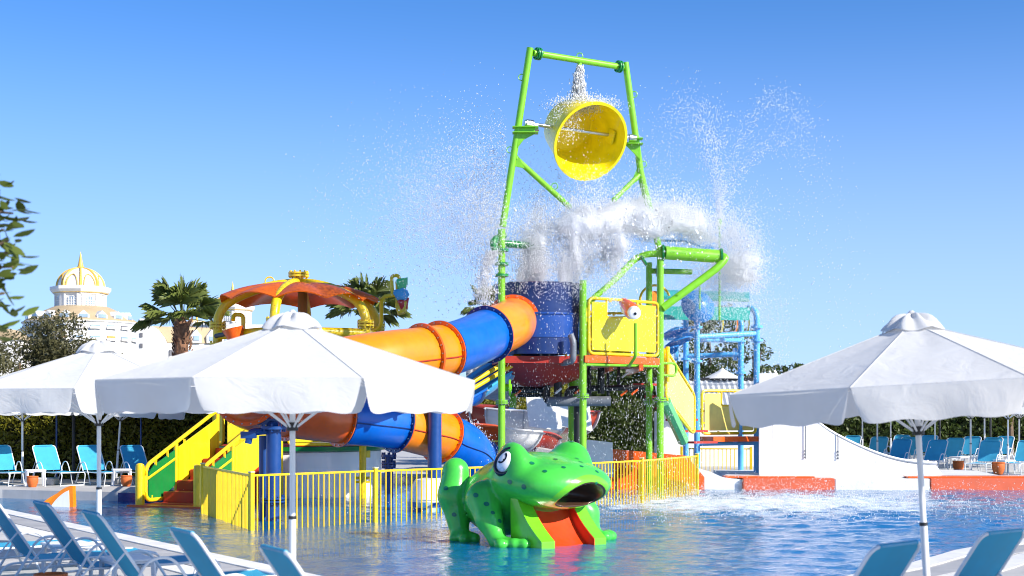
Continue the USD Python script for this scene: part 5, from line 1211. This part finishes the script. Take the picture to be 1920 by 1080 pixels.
# the broad-leaved tree at the left edge: trunk outside the frame, a leafy branch inside
tb_ = np.array([-5.3, 9.3, DECK_N]); bt = thing('broadleaf_tree', 'glossy broad leaved branch reaching in at the left picture edge', 'tree', tb_); r = np.random.default_rng(51)
part(bt, 'trunk', [tube(spline([tb_, tb_ + (.1, 0, 1.4), tb_ + (.3, .1, 2.6), tb_ + (.5, .1, 4.4)], 6), np.linspace(.16, .05, 19), 10)], bark)
targets = [P(24, 400, 9.1), P(16, 450, 9.0), P(24, 500, 9.2), P(-6, 365, 9.3), P(8, 550, 9.1), P(-40, 440, 9.5), P(-30, 600, 9.4), P(6, 430, 9.4), P(20, 475, 9.0), P(0, 520, 9.2), P(10, 390, 9.2)]
lv = []
for c in targets:
    s_ = tb_ + (.35, .1, r.uniform(2.0, 3.2)); br2 = spline([s_, (s_ + c) / 2 + (0, 0, .15), c], 8); part(bt, 'limb', [tube(br2, np.linspace(.035, .008, len(br2)), 6)], bark)
    for k in range(70):
        p = br2[r.integers(len(br2) // 2 - 2, len(br2))] + r.normal(0, .075, 3) * (1, 1, 1.2); lv.append(p)
shape = np.array([(0, 0, 0), (.25, .16, .0), (.55, .20, -.01), (.85, .10, -.05), (1.0, 0, -.09), (.85, -.10, -.05), (.55, -.20, -.01), (.25, -.16, 0), (.5, 0, -.035)])
lf = np.array([[8, k, (k + 1) % 8] for k in range(8)])
vis, hid = [], []
for p in lv:
    u = U0 + p[0] / p[1] * FPX; L_ = r.uniform(.10, .165); a = nrm(r.normal(size=3) * (1, 1, .55) + (.6, 0, -.35)); b = nrm(np.cross(a, r.normal(size=3) * (.5, .5, .2) + (0, 0, 1))); n_ = np.cross(a, b)
    if u > 42 or (u > 10 and not 365 < V0 - (p[2] - EYE) / p[1] * FPX < 600): continue
    m = ((shape * L_) @ np.stack([a, b, n_]) + p, lf); (vis if u > -14 else hid).append(m)
for m in vis[:290]: part(bt, 'leaf', [m], ficus_leaf, smooth=True)
if hid or vis[290:]: part(bt, 'foliage', hid + vis[290:], ficus_leaf, smooth=True, kind='stuff')

# ------------------------------------------------------------------ the domed hotel
def arch_poly(w, h, n=8): return Polygon([(-w / 2, 0), (w / 2, 0)] + [(w / 2 * math.cos(t), h - w / 2 + w / 2 * math.sin(t)) for t in np.linspace(0, np.pi, n)])
def dome_tower(t, u, Y, v_spire, v_dome, v_corn, v_base, w_px, with_windows=True):
    s_ = Y / FPX; c = np.array([P(u, 0, Y)[0], Y, 0]); z = lambda v: P(0, v, Y)[2]; R0 = w_px / 2 * s_
    oct8 = lambda prof, name, m, tw=8: part(t, name, [lathe(prof, c, tw, R=[[math.cos(.3), -math.sin(.3), 0], [math.sin(.3), math.cos(.3), 0], [0, 0, 1]])], m, smooth=False)
    zb, zc, zd = z(v_base), z(v_corn), z(v_dome)
    hc = (zc - zb)
    oct8([(R0 * .88, zb - 3), (R0 * .88, zc - hc * .12), (R0 * .93, zc - hc * .1), (R0 * .93, zc)], 'drum', wall_white)
    oct8([(R0 * .95, zc), (R0 * 1.0, zc + hc * .06), (R0 * 1.06, zc + hc * .22), (R0 * 1.06, zc + hc * .42), (R0 * .98, zc + hc * .44), (R0 * .6, zc + hc * .45)], 'cornice', wall_white)
    oct8([(R0 * .965, zc - hc * .02), (R0 * .985, zc - .0), (R0 * .965, zc + hc * .03)], 'gold_moulding', gold)
    z0 = zc + hc * .44; RD = R0 * .80; HD = zd - z0
    dp = [(RD * math.cos(t), z0 + HD * math.sin(t)) for t in np.linspace(0, 1.5, 10)]
    part(t, 'dome', [lathe(dp, c, 32)], wall_white, smooth=40)
    for k in range(8):
        a = 2 * np.pi * k / 8 + .3
        rb = [c + (RD * 1.02 * math.cos(q_) * math.cos(a), RD * 1.02 * math.cos(q_) * math.sin(a), z0 + HD * 1.02 * math.sin(q_)) for q_ in np.linspace(0, 1.45, 9)]
        part(t, 'dome_rib', [tube(rb, np.linspace(R0 * .055, R0 * .03, 9), 6)], gold)
        am = a + np.pi / 8
        rr_ = [c + (RD * 1.03 * math.cos(q_) * math.cos(am + dq), RD * 1.03 * math.cos(q_) * math.sin(am + dq), z0 + HD * 1.03 * math.sin(q_)) for dq, q_ in [(.26 * math.cos(w_), .02 + .62 * math.sin(w_)) for w_ in np.linspace(0, np.pi, 9)]]
        part(t, 'dome_arch', [tube(rr_, R0 * .02, 5)], gold)
        if with_windows:
            am = a + np.pi / 8; e = np.array([math.cos(am), math.sin(am), 0]); sdv = np.array([-e[1], e[0], 0]); rr2 = R0 * .88 * math.cos(np.pi / 8)
            if e[1] < .4:
                o_ = c + e * (rr2 + .04) + (0, 0, zb + hc * .02); wn = part(t, 'window', [prism(arch_poly(R0 * .36, hc * .72), .10, o_, sdv, (0, 0, 1))], window_blue, smooth=False)
                bars = [box(o_ + sdv * x + e * .08 + (0, 0, hc * .33), (.10, .10, hc * .66), am) for x in (-R0 * .09, 0, R0 * .09)] + [box(o_ + e * .08 + (0, 0, hc * k_), (.08, R0 * .36, .09), am) for k_ in (.15, .3, .45)]
                part(wn, 'frame', bars + [tube([o_ + sdv * x + (0, 0, z_) + e * .06 for x, z_ in arch_poly(R0 * .38, hc * .74).exterior.coords], R0 * .0095, 5)], wall_white, smooth=False)
            for dq in (-.1, .1):
                ec = np.array([math.cos(a + dq), math.sin(a + dq), 0]); part(t, 'pilaster', [box(c + ec * R0 * .87 + (0, 0, (zb + zc) / 2 - .2), (R0 * .07, R0 * .09, zc - zb), a)], wall_white, smooth=False)
    part(t, 'spire', [lathe([(R0 * .17, zd - HD * .08), (R0 * .15, zd + HD * .03), (R0 * .10, zd + HD * .12), (R0 * .06, (zd + z(v_spire)) / 2), (.02, z(v_spire))], c, 14)], gold)
h1 = thing('domed_hotel', 'white hotel wing with a gold ribbed dome and spire, the left one', 'hotel', (*P(153, 0, 200)[:2], 0))
dome_tower(h1, 151, 200, 472, 503, 551, 579, 104)
c1_ = np.array([P(153, 0, 200)[0], 200, 0]); z_ = lambda v, Y=200: P(0, v, Y)[2]; px = 200 / FPX
part(h1, 'skirt_roof', [lathe([(108 * px, z_(607)), (92 * px, z_(597)), (70 * px, z_(585)), (50 * px, z_(576)), (20 * px, z_(574))], c1_, 32)], roof_tan, smooth=40)
for k in range(9):
    a = -np.pi + .2 + k * .34; e = np.array([math.cos(a), math.sin(a), 0]); o_ = c1_ + e * 88 * px + (0, 0, z_(601))
    part(h1, 'dormer', [prism(Polygon([(-.75, -.2), (.75, -.2), (.75, .35), (0, 1.0), (-.75, .35)]), 1.6, o_, (-e[1], e[0], 0), (0, 0, 1))], wall_white, smooth=False)
    part(h1, 'dormer_window', [prism(Polygon([(-.55, 0), (.55, 0), (.55, .5), (-.55, .5)]), .1, o_ + e * .85, (-e[1], e[0], 0), (0, 0, 1))], window_blue, smooth=False)
part(h1, 'wall', [lathe([(105 * px, -1), (105 * px, z_(609)), (108 * px, z_(608)), (108 * px, z_(606)), (100 * px, z_(605))], c1_, 24)], wall_white, smooth=False)
for lvl, (v0, v1) in enumerate(((614, 620), (634, 641))):
    for k in range(11):
        a = -np.pi + .1 + k * .285; e = np.array([math.cos(a), math.sin(a), 0]); o_ = c1_ + e * 104.6 * px + (0, 0, z_(v1))
        m_ = window_blue if (k + lvl) % 3 else (ochre if lvl == 1 else dark_void)
        part(h1, 'window', [prism(Polygon([(-.62, 0), (.62, 0), (.62, (v1 - v0) * px), (-.62, (v1 - v0) * px)]), .12, o_ + e * .05, (-e[1], e[0], 0), (0, 0, 1))], m_, smooth=False)
        part(h1, 'balcony_rail', [prism(Polygon([(-.75, -.1), (.75, -.1), (.75, .22), (-.75, .22)]), .15, o_ + e * .25, (-e[1], e[0], 0), (0, 0, 1))], wall_white, smooth=False)
h2 = thing('hotel_wing', 'long white hotel wing with a curved tan roof between palm and left dome', 'hotel', (*P(330, 0, 190)[:2], 0))
Yh = 190; pz = lambda u, v, Y=Yh: P(u, v, Y)
part(h2, 'gable_wall', [prism(uz([(256, 775), (256, 608), (273, 608), (273, 612), (286, 612), (297, 618), (308, 632), (312, 640), (312, 775)], Yh), .6, (0, Yh, 0), (1, 0, 0), (0, 0, 1))], wall_white, smooth=False)
for v in (628, 648): part(h2, 'window', [box(pz(265, v, Yh - .35), (.35, .12, .55))], dark_void, smooth=False)
part(h2, 'chimney', [box(pz(267, 604), (.6, .6, .9)), cyl(pz(261, 607), pz(261, 599), .12)], wall_white, smooth=False)
g = [[pz(u + dx, v, Yh + dy) for u, dy in ((0, .3), (130, 26))] for (dx, v, dy_) in [(276, 611, 0), (288, 613, 0), (298, 620, 0), (308, 632, 0), (313, 641, 0)] for dy in (0,)]
gr = []
for dx, v in ((272, 611), (284, 611.5), (294, 616), (303, 624), (310, 634), (314, 642)):
    a = pz(dx, v, Yh); gr.append([a + np.array([(1 - .0) * 11.5 * k / 5, 6.0 * k / 5, 0]) for k in range(6)])
part(h2, 'curved_roof', [sheet(gr, .25)], roof_tan)
for k in range(5):
    o_ = pz(316, 640, Yh) + np.array([1.2 + 1.9 * k, 1.0 + 1.0 * k, .5]); dv = nrm((.95, -.3, 0))
    part(h2, 'dormer', [prism(Polygon([(-.7, -.6), (.7, -.6), (.7, .35), (0, 1.2), (-.7, .35)]), 1.2, o_, nrm((11.5, 6.0, 0)), (0, 0, 1))], wall_white, smooth=False)
    part(h2, 'dormer_window', [prism(Polygon([(-.4, -.3), (.4, -.3), (.4, .3), (-.4, .3)]), .1, o_ + nrm((6, -11.5, 0)) * .66, nrm((11.5, 6.0, 0)), (0, 0, 1))], window_blue, smooth=False)
fw = nrm((11.5, 6.0, 0)); fn = np.array([fw[1], -fw[0], 0]); o2 = pz(313, 775, Yh)
part(h2, 'front_wall', [box(o2 + fw * 7 + (0, 0, 4.6 + .05) - fn * .5, (14, .8, 10.2), math.atan2(fw[1], fw[0]))], wall_white, smooth=False)
for k in range(6):
    for lv_, zz in enumerate((8.0, 6.2)):
        part(h2, 'window', [box(o2 + fw * (1.2 + 2.2 * k) + fn * .0 + (0, 0, zz), (1.7, .4, 1.0), math.atan2(fw[1], fw[0]))], window_blue if (k + lv_) % 2 else dark_void, smooth=False)
        part(h2, 'balcony', [box(o2 + fw * (1.2 + 2.2 * k) + fn * .3 + (0, 0, zz - .6), (2.0, .5, .35), math.atan2(fw[1], fw[0]))], wall_white, smooth=False)
h3 = thing('domed_hotel', 'white hotel wing with a gold ribbed dome half hidden by the orange canopy', 'hotel', (*P(436, 0, 230)[:2], 0))
dome_tower(h3, 436, 230, 528, 553, 583, 604, 78)
part(h3, 'wall', [box((P(436, 0, 232)[0], 234, 6), (12, 8, 21))], wall_white, smooth=False)
h4 = thing('small_dome', 'small white and gold dome between palm and canopy', 'dome', (*P(369, 0, 240)[:2], 0))
dome_tower(h4, 369, 240, 580, 601, 614, 632, 46, False)
part(h4, 'wall', [box((P(369, 0, 242)[0], 246, 5), (9, 6, 18.5))], wall_white, smooth=False)
h5 = thing('low_building', 'low pale building just visible at the left edge behind olive trees', 'building', (*P(6, 0, 150)[:2], 0))
part(h5, 'wall', [box((P(4, 0, 152)[0], 154, 5), (4.2, 5, 10))], wall_white, smooth=False)
part(h5, 'roof', [prism(Polygon([(-2.4, 0), (2.4, 0), (0, 1.3)]), 5.2, (P(4, 0, 152)[0], 154, 10), (1, 0, 0), (0, 0, 1))], roof_tan, smooth=False)
k5 = thing('kiosk', 'low hut with a ribbed grey roof behind the blue frame', 'kiosk', (*P(1355, 0, 52)[:2], .05))
ko = P(1355, 775, 52)
part(k5, 'wall', [box((ko[0], 53, 1.1), (4.6, 2, 2.2))], wall_white, smooth=False)
for k in range(24):
    x = ko[0] - 2.4 + 4.8 * (k + .5) / 24; part(k5, 'roof_sheet', [prism(Polygon([(-.1, 0), (-.03, .05), (.03, .05), (.1, 0), (.03, .02), (-.03, .02)]), .1, (x, 52, 3.2), (1, 0, 0), nrm((0, .8, .6))), sheet([[(x - .1, 51.4, 2.25), (x, 51.4, 2.31), (x + .1, 51.4, 2.25)], [(x - .1, 53, 3.35), (x, 53, 3.41), (x + .1, 53, 3.35)]], .01)], grey_gel, smooth=False)
part(k5, 'roof_ridge', [box((ko[0], 53.05, 3.42), (4.9, .2, .12))], black_pipe, smooth=False)
part(k5, 'roof_cap', [lathe([(.75, 3.45), (.2, 3.72), (.02, 3.85)], (ko[0] + .2, 53.4, 0), 12)], wall_white)
# ------------------------------------------------------------------ falling water: real drops
drop_mat = usdkit.material(stage, '/World/Looks/water_drops', {
    'p': ('principled_bsdf', {'base_color': (.97, .98, 1.0), 'roughness': .25, 'specular_ior_level': .6}), 't': ('translucent_bsdf', {'color': (.97, .98, 1.0)}),
    'm': ('mix_closure', {'fac': .45})}, [('p.BSDF', 'm.closure1'), ('t.BSDF', 'm.closure2')], surface='m.closure')
OCT = np.array([(1, 0, 0), (-1, 0, 0), (0, 1, 0), (0, -1, 0), (0, 0, 1), (0, 0, -1)], float)
OF = np.array([[0, 2, 4], [2, 1, 4], [1, 3, 4], [3, 0, 4], [2, 0, 5], [1, 2, 5], [3, 1, 5], [0, 3, 5]])
sr_ = np.random.default_rng(77)
TET = np.array([(1, 1, 1), (1, -1, -1), (-1, 1, -1), (-1, -1, 1)], float) / 1.2
TF = np.array([[0, 1, 2], [0, 3, 1], [0, 2, 3], [1, 3, 2]])
def drops(name, label, pts, rad, stretch=None):
    "small drops, each drawn out along its fall; the finest have four faces only"
    pts, rad = np.asarray(pts), np.broadcast_to(rad, (len(pts),)); st_ = np.array([1, 1, 1.5]) if stretch is None else np.array(stretch)
    V, F, N_, base = [], [], [], 0
    for sel, SV, SF in ((rad < .0125, TET, TF), (rad >= .0125, OCT, OF)):
        p, q_ = pts[sel], rad[sel]; n = len(p)
        if not n: continue
        A_ = sr_.normal(size=(n, 3, 3)); A_, _ = np.linalg.qr(A_)
        sv = np.einsum('nij,kj->nki', A_, SV) if SV is TET else np.broadcast_to(SV, (n, *SV.shape))
        V.append((p[:, None] + sv * st_ * q_[:, None, None]).reshape(-1, 3)); F.append((SF[None] + (np.arange(n) * len(SV))[:, None, None]).reshape(-1, 3) + base)
        N_.append((sv / np.linalg.norm(sv, axis=-1, keepdims=True)).reshape(-1, 3)); base += n * len(SV)
    v, f, nn = np.vstack(V), np.vstack(F), np.vstack(N_)
    # keep every face turned outwards
    c = np.einsum('ij,ij->i', np.cross(v[f[:, 1]] - v[f[:, 0]], v[f[:, 2]] - v[f[:, 0]]), nn[f[:, 0]] + nn[f[:, 1]] + nn[f[:, 2]]) < 0; f[c] = f[c][:, ::-1]
    m = UsdGeom.Mesh.Define(stage, numbered('/World', name))
    m.CreatePointsAttr(Vt.Vec3fArray.FromNumpy(v.astype(np.float32))); m.CreateFaceVertexCountsAttr(Vt.IntArray.FromNumpy(np.full(len(f), 3, np.int32)))
    m.CreateFaceVertexIndicesAttr(Vt.IntArray.FromNumpy(f.astype(np.int32).ravel())); m.CreateSubdivisionSchemeAttr('none')
    m.CreateNormalsAttr(Vt.Vec3fArray.FromNumpy(nn.astype(np.float32))); m.SetNormalsInterpolation('vertex')
    UsdShade.MaterialBindingAPI.Apply(m.GetPrim()).Bind(drop_mat); tag(m.GetPrim(), label, 'water', None, 'stuff')
def rads(n, a, b): return a * (b / a) ** (sr_.random(n) ** 2.2)
def clumpy(c, sig, n, seed, contrast=.5, fs=2.2):
    "points of a gaussian blob thinned by noise, so that it tears into clots and gaps"
    p = np.asarray(c) + sr_.normal(size=(int(n * 2.2), 3)) * np.asarray(sig)
    k = meshkit.fbm(p * fs, 4, seed); return p[k > contrast - .25 * sr_.random(len(p))][:n]
def along(path, n, spread, seed=0):
    sp_ = spline([np.asarray(p, float) for p in path], 12); s = sr_.random(n) * (len(sp_) - 1); i = s.astype(int); f = (s - i)[:, None]
    w = np.interp(s / (len(sp_) - 1), np.linspace(0, 1, len(spread)), spread)[:, None]
    return sp_[i] * (1 - f) + sp_[np.minimum(i + 1, len(sp_) - 1)] * f + sr_.normal(size=(n, 3)) * w
# main burst over the platform roof
Yb = 34.6
blobs = [(P(1110, 425, Yb), (.50, .38, .24), .62), (P(1185, 412, Yb + .5), (.55, .40, .20), .66), (P(1262, 424, Yb + 1.6), (.48, .40, .14), .60), (P(1095, 475, Yb - .2), (.42, .32, .36), .42), (P(1385, 495, Yb + 3.0), (.28, .35, .42), .34), (P(1345, 530, Yb + 4.0), (.36, .4, .36), .16), (P(1000, 455, Yb - .2), (.42, .3, .22), .30)]
br_ = np.random.default_rng(9)
for k in range(46):       # lumps strung along the flow, no two alike
    t = br_.random() ** .9; u = np.interp(t, [0, .22, .5, .8, 1], [1000, 1100, 1205, 1330, 1410]); v = np.interp(t, [0, .22, .5, .8, 1], [440, 402, 398, 432, 515]); y = np.interp(t, [0, .3, .6, 1], [Yb - .2, Yb, Yb + 1.5, Yb + 3.2])
    blobs.append((P(u + br_.normal(0, 14), v + br_.normal(0, 19), y + br_.normal(0, .3)), (br_.uniform(.10, .34), br_.uniform(.15, .3), br_.uniform(.07, .22)), br_.uniform(.22, .55) * (1.0 if u < 1310 else .72)))
for k in range(26):       # strands hanging below
    u = br_.uniform(955, 1200); v = br_.uniform(455, 535); blobs.append((P(u, v, Yb + br_.uniform(-.6, .3)), (br_.uniform(.05, .13), .15, br_.uniform(.15, .40)), br_.uniform(.22, .48)))
def density(p):
    d_ = np.zeros(len(p))
    for c, s_, w in blobs:
        m = (np.abs(p - c) < 3.2 * np.asarray(s_)).all(1)
        if m.any(): d_[m] += w * np.exp(-.5 * (((p[m] - c) / s_) ** 2).sum(1))
    return np.minimum(d_, 1.25)
def torn(p): return density(p) - .58 * meshkit.fbm(p * (2.4, 2.4, 1.6), 4, 71) - .38 * meshkit.fbm(p * (9.5, 9.5, 3.6), 3, 72)
fn_ = {'tc': ('texture_coordinate', {}), 'n': ('noise_texture', {'scale': 30.0, 'detail': 5.0, 'roughness': .7}), 'b': ('bump', {'strength': .7, 'distance': .025}),
    'h': ('noise_texture', {'scale': 34.0, 'detail': 4.0, 'roughness': .7}), 'mp': ('mapping', {'scale': (1.0, 1.0, .55)}), 'tr': ('transparent_bsdf', {}), 'mc': ('mix_closure', {}),
    'p': ('diffuse_bsdf', {'color': (.97, .98, 1.0)}), 't': ('translucent_bsdf', {'color': (.97, .98, 1.0)}), 'm': ('mix_closure', {'fac': .42})}
fl_ = [('tc.object', 'n.vector'), ('n.fac', 'b.height'), ('b.normal', 'p.normal'), ('p.BSDF', 'm.closure1'), ('t.BSDF', 'm.closure2'), ('tc.object', 'mp.vector'), ('mp.vector', 'h.vector'), ('h.fac', 'cut.value'), ('cut.result', 'mc.fac'), ('tr.BSDF', 'mc.closure1'), ('m.closure', 'mc.closure2')]
ww = thing('white_water', 'torn white mass of water crashing over the tower roof', 'water', kind='stuff')
tlo, thi, th_ = np.array([P(955, 0, Yb)[0], 33.2, 4.9]), np.array([P(1450, 0, Yb + 3)[0], 39.6, 8.1]), .05
tax = [np.arange(tlo[k], thi[k] + th_, th_) for k in range(3)]
memo_ = {}
def torn_once(p):
    k = (len(p), p[0].tobytes())
    if k not in memo_: memo_[k] = torn(p)
    return memo_[k]
for lev, c0, c1 in ((.22, .32, .44), (.07, .42, .53), (-.06, .51, .60), (-.18, .57, .66)):
    cv, cf = surface_nets(lambda p: lev - torn_once(p), tlo, thi, th_)
    cm_ = trimesh.Trimesh(cv, cf, process=False); comps = trimesh.graph.connected_component_labels(cm_.face_adjacency, node_count=len(cf)); sizes = np.bincount(comps); cf = cf[sizes[comps] > 10]
    g_ = np.stack([torn(cv[cf].mean(1) + e) - torn(cv[cf].mean(1) - e) for e in np.eye(3) * .03], 1)
    if np.einsum('ij,ij->i', np.cross(cv[cf[:, 1]] - cv[cf[:, 0]], cv[cf[:, 2]] - cv[cf[:, 0]]), -g_).mean() < 0: cf = cf[:, ::-1]
    fm_ = usdkit.material(stage, f'/World/Looks/white_water_{int(100 * lev + 50)}', {**fn_, 'cut': ('map_range', {'from_min': c0, 'from_max': c1, 'to_min': 0.0, 'to_max': .97, 'clamp': True})}, fl_, surface='mc.closure')
    part(ww, 'water_sheet', [(cv, cf)], fm_, smooth=True, kind='stuff')
# drops thrown off that mass: dense at its skin, thinning outwards
cand = []
for c, s_, w in blobs: cand.append(np.asarray(c) + sr_.normal(size=(int(3600 * w), 3)) * np.asarray(s_) * (1.5, 1.2, 1.5) + sr_.normal(0, .07, (1, 3)))
cand = np.vstack(cand); tv = torn(cand); keep = (tv < .08) & (tv > -.75) & (sr_.random(len(cand)) < np.clip(1.0 + tv * 1.45, .04, 1))
bp_ = cand[keep]
fall_ = bp_[sr_.random(len(bp_)) < .22]; fall_ = fall_[fall_[:, 0] < P(1200, 0, Yb)[0]] - np.stack([0 * fall_[fall_[:, 0] < P(1200, 0, Yb)[0]][:, 0], 0 * fall_[fall_[:, 0] < P(1200, 0, Yb)[0]][:, 0], np.abs(sr_.normal(0, .42, (fall_[:, 0] < P(1200, 0, Yb)[0]).sum()))], 1)
fall_ = fall_[meshkit.fbm(fall_ * (3.0, 3.0, .8), 3, 73) > .48]
bp_ = np.vstack([bp_, fall_, clumpy(P(1000, 440, Yb), (.8, .5, .42), 9000, 8, .50), clumpy(P(1385, 480, Yb + 3.0), (.32, .5, .50), 8000, 17, .48), clumpy(P(1340, 530, Yb + 4.0), (.5, .5, .42), 4500, 18, .49), clumpy(P(1330, 425, Yb + 2.4), (.5, .4, .24), 3000, 19, .48), clumpy(P(1120, 490, Yb - .3), (.5, .3, .45), 2500, 20, .52, 2.6), clumpy(P(1225, 392, Yb + .6), (1.3, .5, .30), 5000, 16, .49), clumpy(P(1010, 505, Yb - .4), (.55, .3, .3), 4500, 10, .53, 2.8)])
drops('splash_drops', 'dense drops flung off the white water over the tower roof', bp_, rads(len(bp_), .005, .0140), (1.05, 1, 1.5))
n = 20000; u_ = sr_.random(n); mp_ = np.stack([np.interp(u_, [0, .3, .7, 1], [P(1010, 0, Yb)[0], P(1120, 0, Yb)[0], P(1300, 0, Yb + 2)[0], P(1395, 0, Yb + 3)[0]]) + sr_.normal(0, .45, n), 35.0 + 2.8 * u_ + sr_.normal(0, .4, n), np.interp(u_, [0, .3, .7, 1], [6.2, 6.55, 6.6, 6.0]) + sr_.normal(0, .52, n) - .35 * np.abs(sr_.normal(size=n)) * (u_ > .75)], 1); mp_ = mp_[meshkit.fbm(mp_ * 1.6, 4, 74) > .42]
drops('fine_mist', 'fine bright mist veiling the tower roof and the blue frame', mp_, rads(len(mp_), .0028, .007))
clots = clumpy(P(1150, 440, Yb + .2), (1.1, .5, .42), 260, 75, .5); drops('water_clots', 'larger clots of water tumbling out of the splash', clots, rads(len(clots), .018, .038), (1.2, 1, 1.6))
# fine spray blown to the left
n = 26000; uu = 955 - np.abs(sr_.normal(0, 118, n)) - 5; vv = 395 + sr_.normal(0, 72, n) + (960 - uu) * .0
sp1 = np.array([P(u, v, 34.5 + y) for u, v, y in zip(uu, vv, sr_.normal(0, .8, n))]); k = meshkit.fbm(sp1 * 1.3, 4, 31); sp1 = sp1[k > .47 - .22 * sr_.random(n)]
drops('spray_mist', 'fine spray drifting left of the tower against the sky', sp1, rads(len(sp1), .0045, .014))
n = 6500; sp2 = np.array([P(u, v, 34.9 + abs(y)) for u, v, y in zip(sr_.normal(1085, 90, n), sr_.normal(362, 42, n), sr_.normal(0, .7, n))]); k = meshkit.fbm(sp2 * 1.5, 4, 32)
sp2 = sp2[k > .5 - .2 * sr_.random(n)]; drops('bucket_spray', 'loose spray hanging round the tipped bucket', sp2, rads(len(sp2), .004, .012))
n = 9000; mb = np.array([P(u, v, 38.5 + y) for u, v, y in zip(sr_.normal(1350, 52, n), sr_.normal(575, 38, n), sr_.normal(0, .8, n))]); mb = mb[meshkit.fbm(mb * 1.5, 4, 81) > .44]; drops('drifting_mist', 'mist drifting down in front of the light blue pipe frame', mb, rads(len(mb), .003, .010))
# fountain jets
js = []
for path, n, sp_ in (([P(1349, 410, 39), P(1340, 330, 39), P(1322, 250, 39.2), P(1285, 190, 39.5)], 1500, (.03, .14, .26, .42)), ([P(1349, 410, 39), P(1352, 330, 38.8), P(1346, 260, 38.6), P(1330, 215, 38.4)], 800, (.03, .12, .24, .4)),
                    ([P(1350, 410, 39), P(1370, 320, 39), P(1402, 240, 39), P(1445, 185, 39), P(1490, 215, 39), P(1520, 285, 39)], 1100, (.03, .08, .15, .24, .30, .36)), ([P(1350, 410, 39), P(1385, 330, 39), P(1425, 280, 39), P(1470, 250, 39)], 600, (.03, .1, .2, .3)),
                    ([P(1290, 200, 39.5), P(1255, 250, 39.4), P(1240, 330, 39.2)], 500, (.5, .5, .5)), ([P(1480, 230, 39), P(1530, 330, 39), P(1560, 470, 39), P(1580, 600, 39)], 420, (.3, .5, .6, .7))):
    js.append(along(path, n, sp_))
js = np.vstack(js); drops('fountain_spray', 'thin fountain jets arching up beside the tower and falling as drops', js, rads(len(js), .007, .020), (1, 1, 1.2))
# the filling stream, the water on the bucket and its run-off
st_ = along([P(1087, 126, 34.75), P(1086, 150, 34.75), P(1085, 188, 34.75)], 6500, (.03, .055, .085))
drops('filling_stream', 'stream of water pouring from the top beam into the bucket', st_, rads(len(st_), .005, .014), (1, 1, 4.5))
bw = np.vstack([clumpy(P(1092, 196, 34.7), (.34, .3, .10), 2600, 41, .42, 4), clumpy(P(1120, 197, 34.8), (.28, .3, .06), 700, 42, .42, 4), clumpy(P(1060, 225, 34.3), (.2, .15, .26), 900, 43, .5, 4), along([P(1105, 332, 34.1), P(1100, 380, 34.2)], 600, (.25, .35))])
drops('bucket_overflow', 'foamy water sheeting over the shell of the yellow bucket', bw, rads(len(bw), .006, .016))
# the arc at the left pole, drips under the platform, rain on the pool
arc = along([P(930, 470, 33.9), P(915, 490, 33.8), P(907, 530, 33.7), P(905, 570, 33.6)], 2600, (.05, .09, .13, .16)); drops('side_stream', 'thin stream arching down left of the left green pole', arc, rads(len(arc), .006, .013), (1, 1, 2.5))
n = 6500; dr_ = np.array([P(u, v, 34.0 + y) for u, v, y in zip(sr_.uniform(940, 1320, n), 580 + 300 * sr_.random(n), sr_.uniform(-.6, 2.2, n))]); w = meshkit.fbm(dr_ * (1.4, 1.4, .5), 3, 61); dr_ = dr_[w > .46]
drops('dripping_water', 'falling drops under and in front of the tower platform', dr_, rads(len(dr_), .003, .009), (1, 1, 3.0))
n = 2600; ds = np.array([P(u, v, 40.0) for u, v in zip(sr_.uniform(1290, 1480, n), 560 + 180 * sr_.random(n) ** 1.4)]); drops('falling_drops', 'drops raining down past the blue frame', ds, rads(len(ds), .004, .010), (1, 1, 2.2))
n = 14000; x = sr_.normal(5.8, 3.3, n); y = sr_.normal(33.5, 2.8, n); z = np.abs(sr_.exponential(.16, n)); keep = (y < 39.7) & (y > 27); rp = np.stack([x, y, z], 1)[keep]
drops('surface_splash', 'low splashing drops dancing on the pool right of the frog', rp, rads(len(rp), .004, .012), (1, 1, 1.6))
n = 2600; x = sr_.uniform(0, 4, n); tx = along([P(880, 800, 33.9), P(888, 840, 34.0), P(893, 875, 33.9)], 2400, (.10, .2, .3)); drops('slide_spray', 'spray bursting from the lower mouth of the tube slide', tx, rads(len(tx), .006, .017))
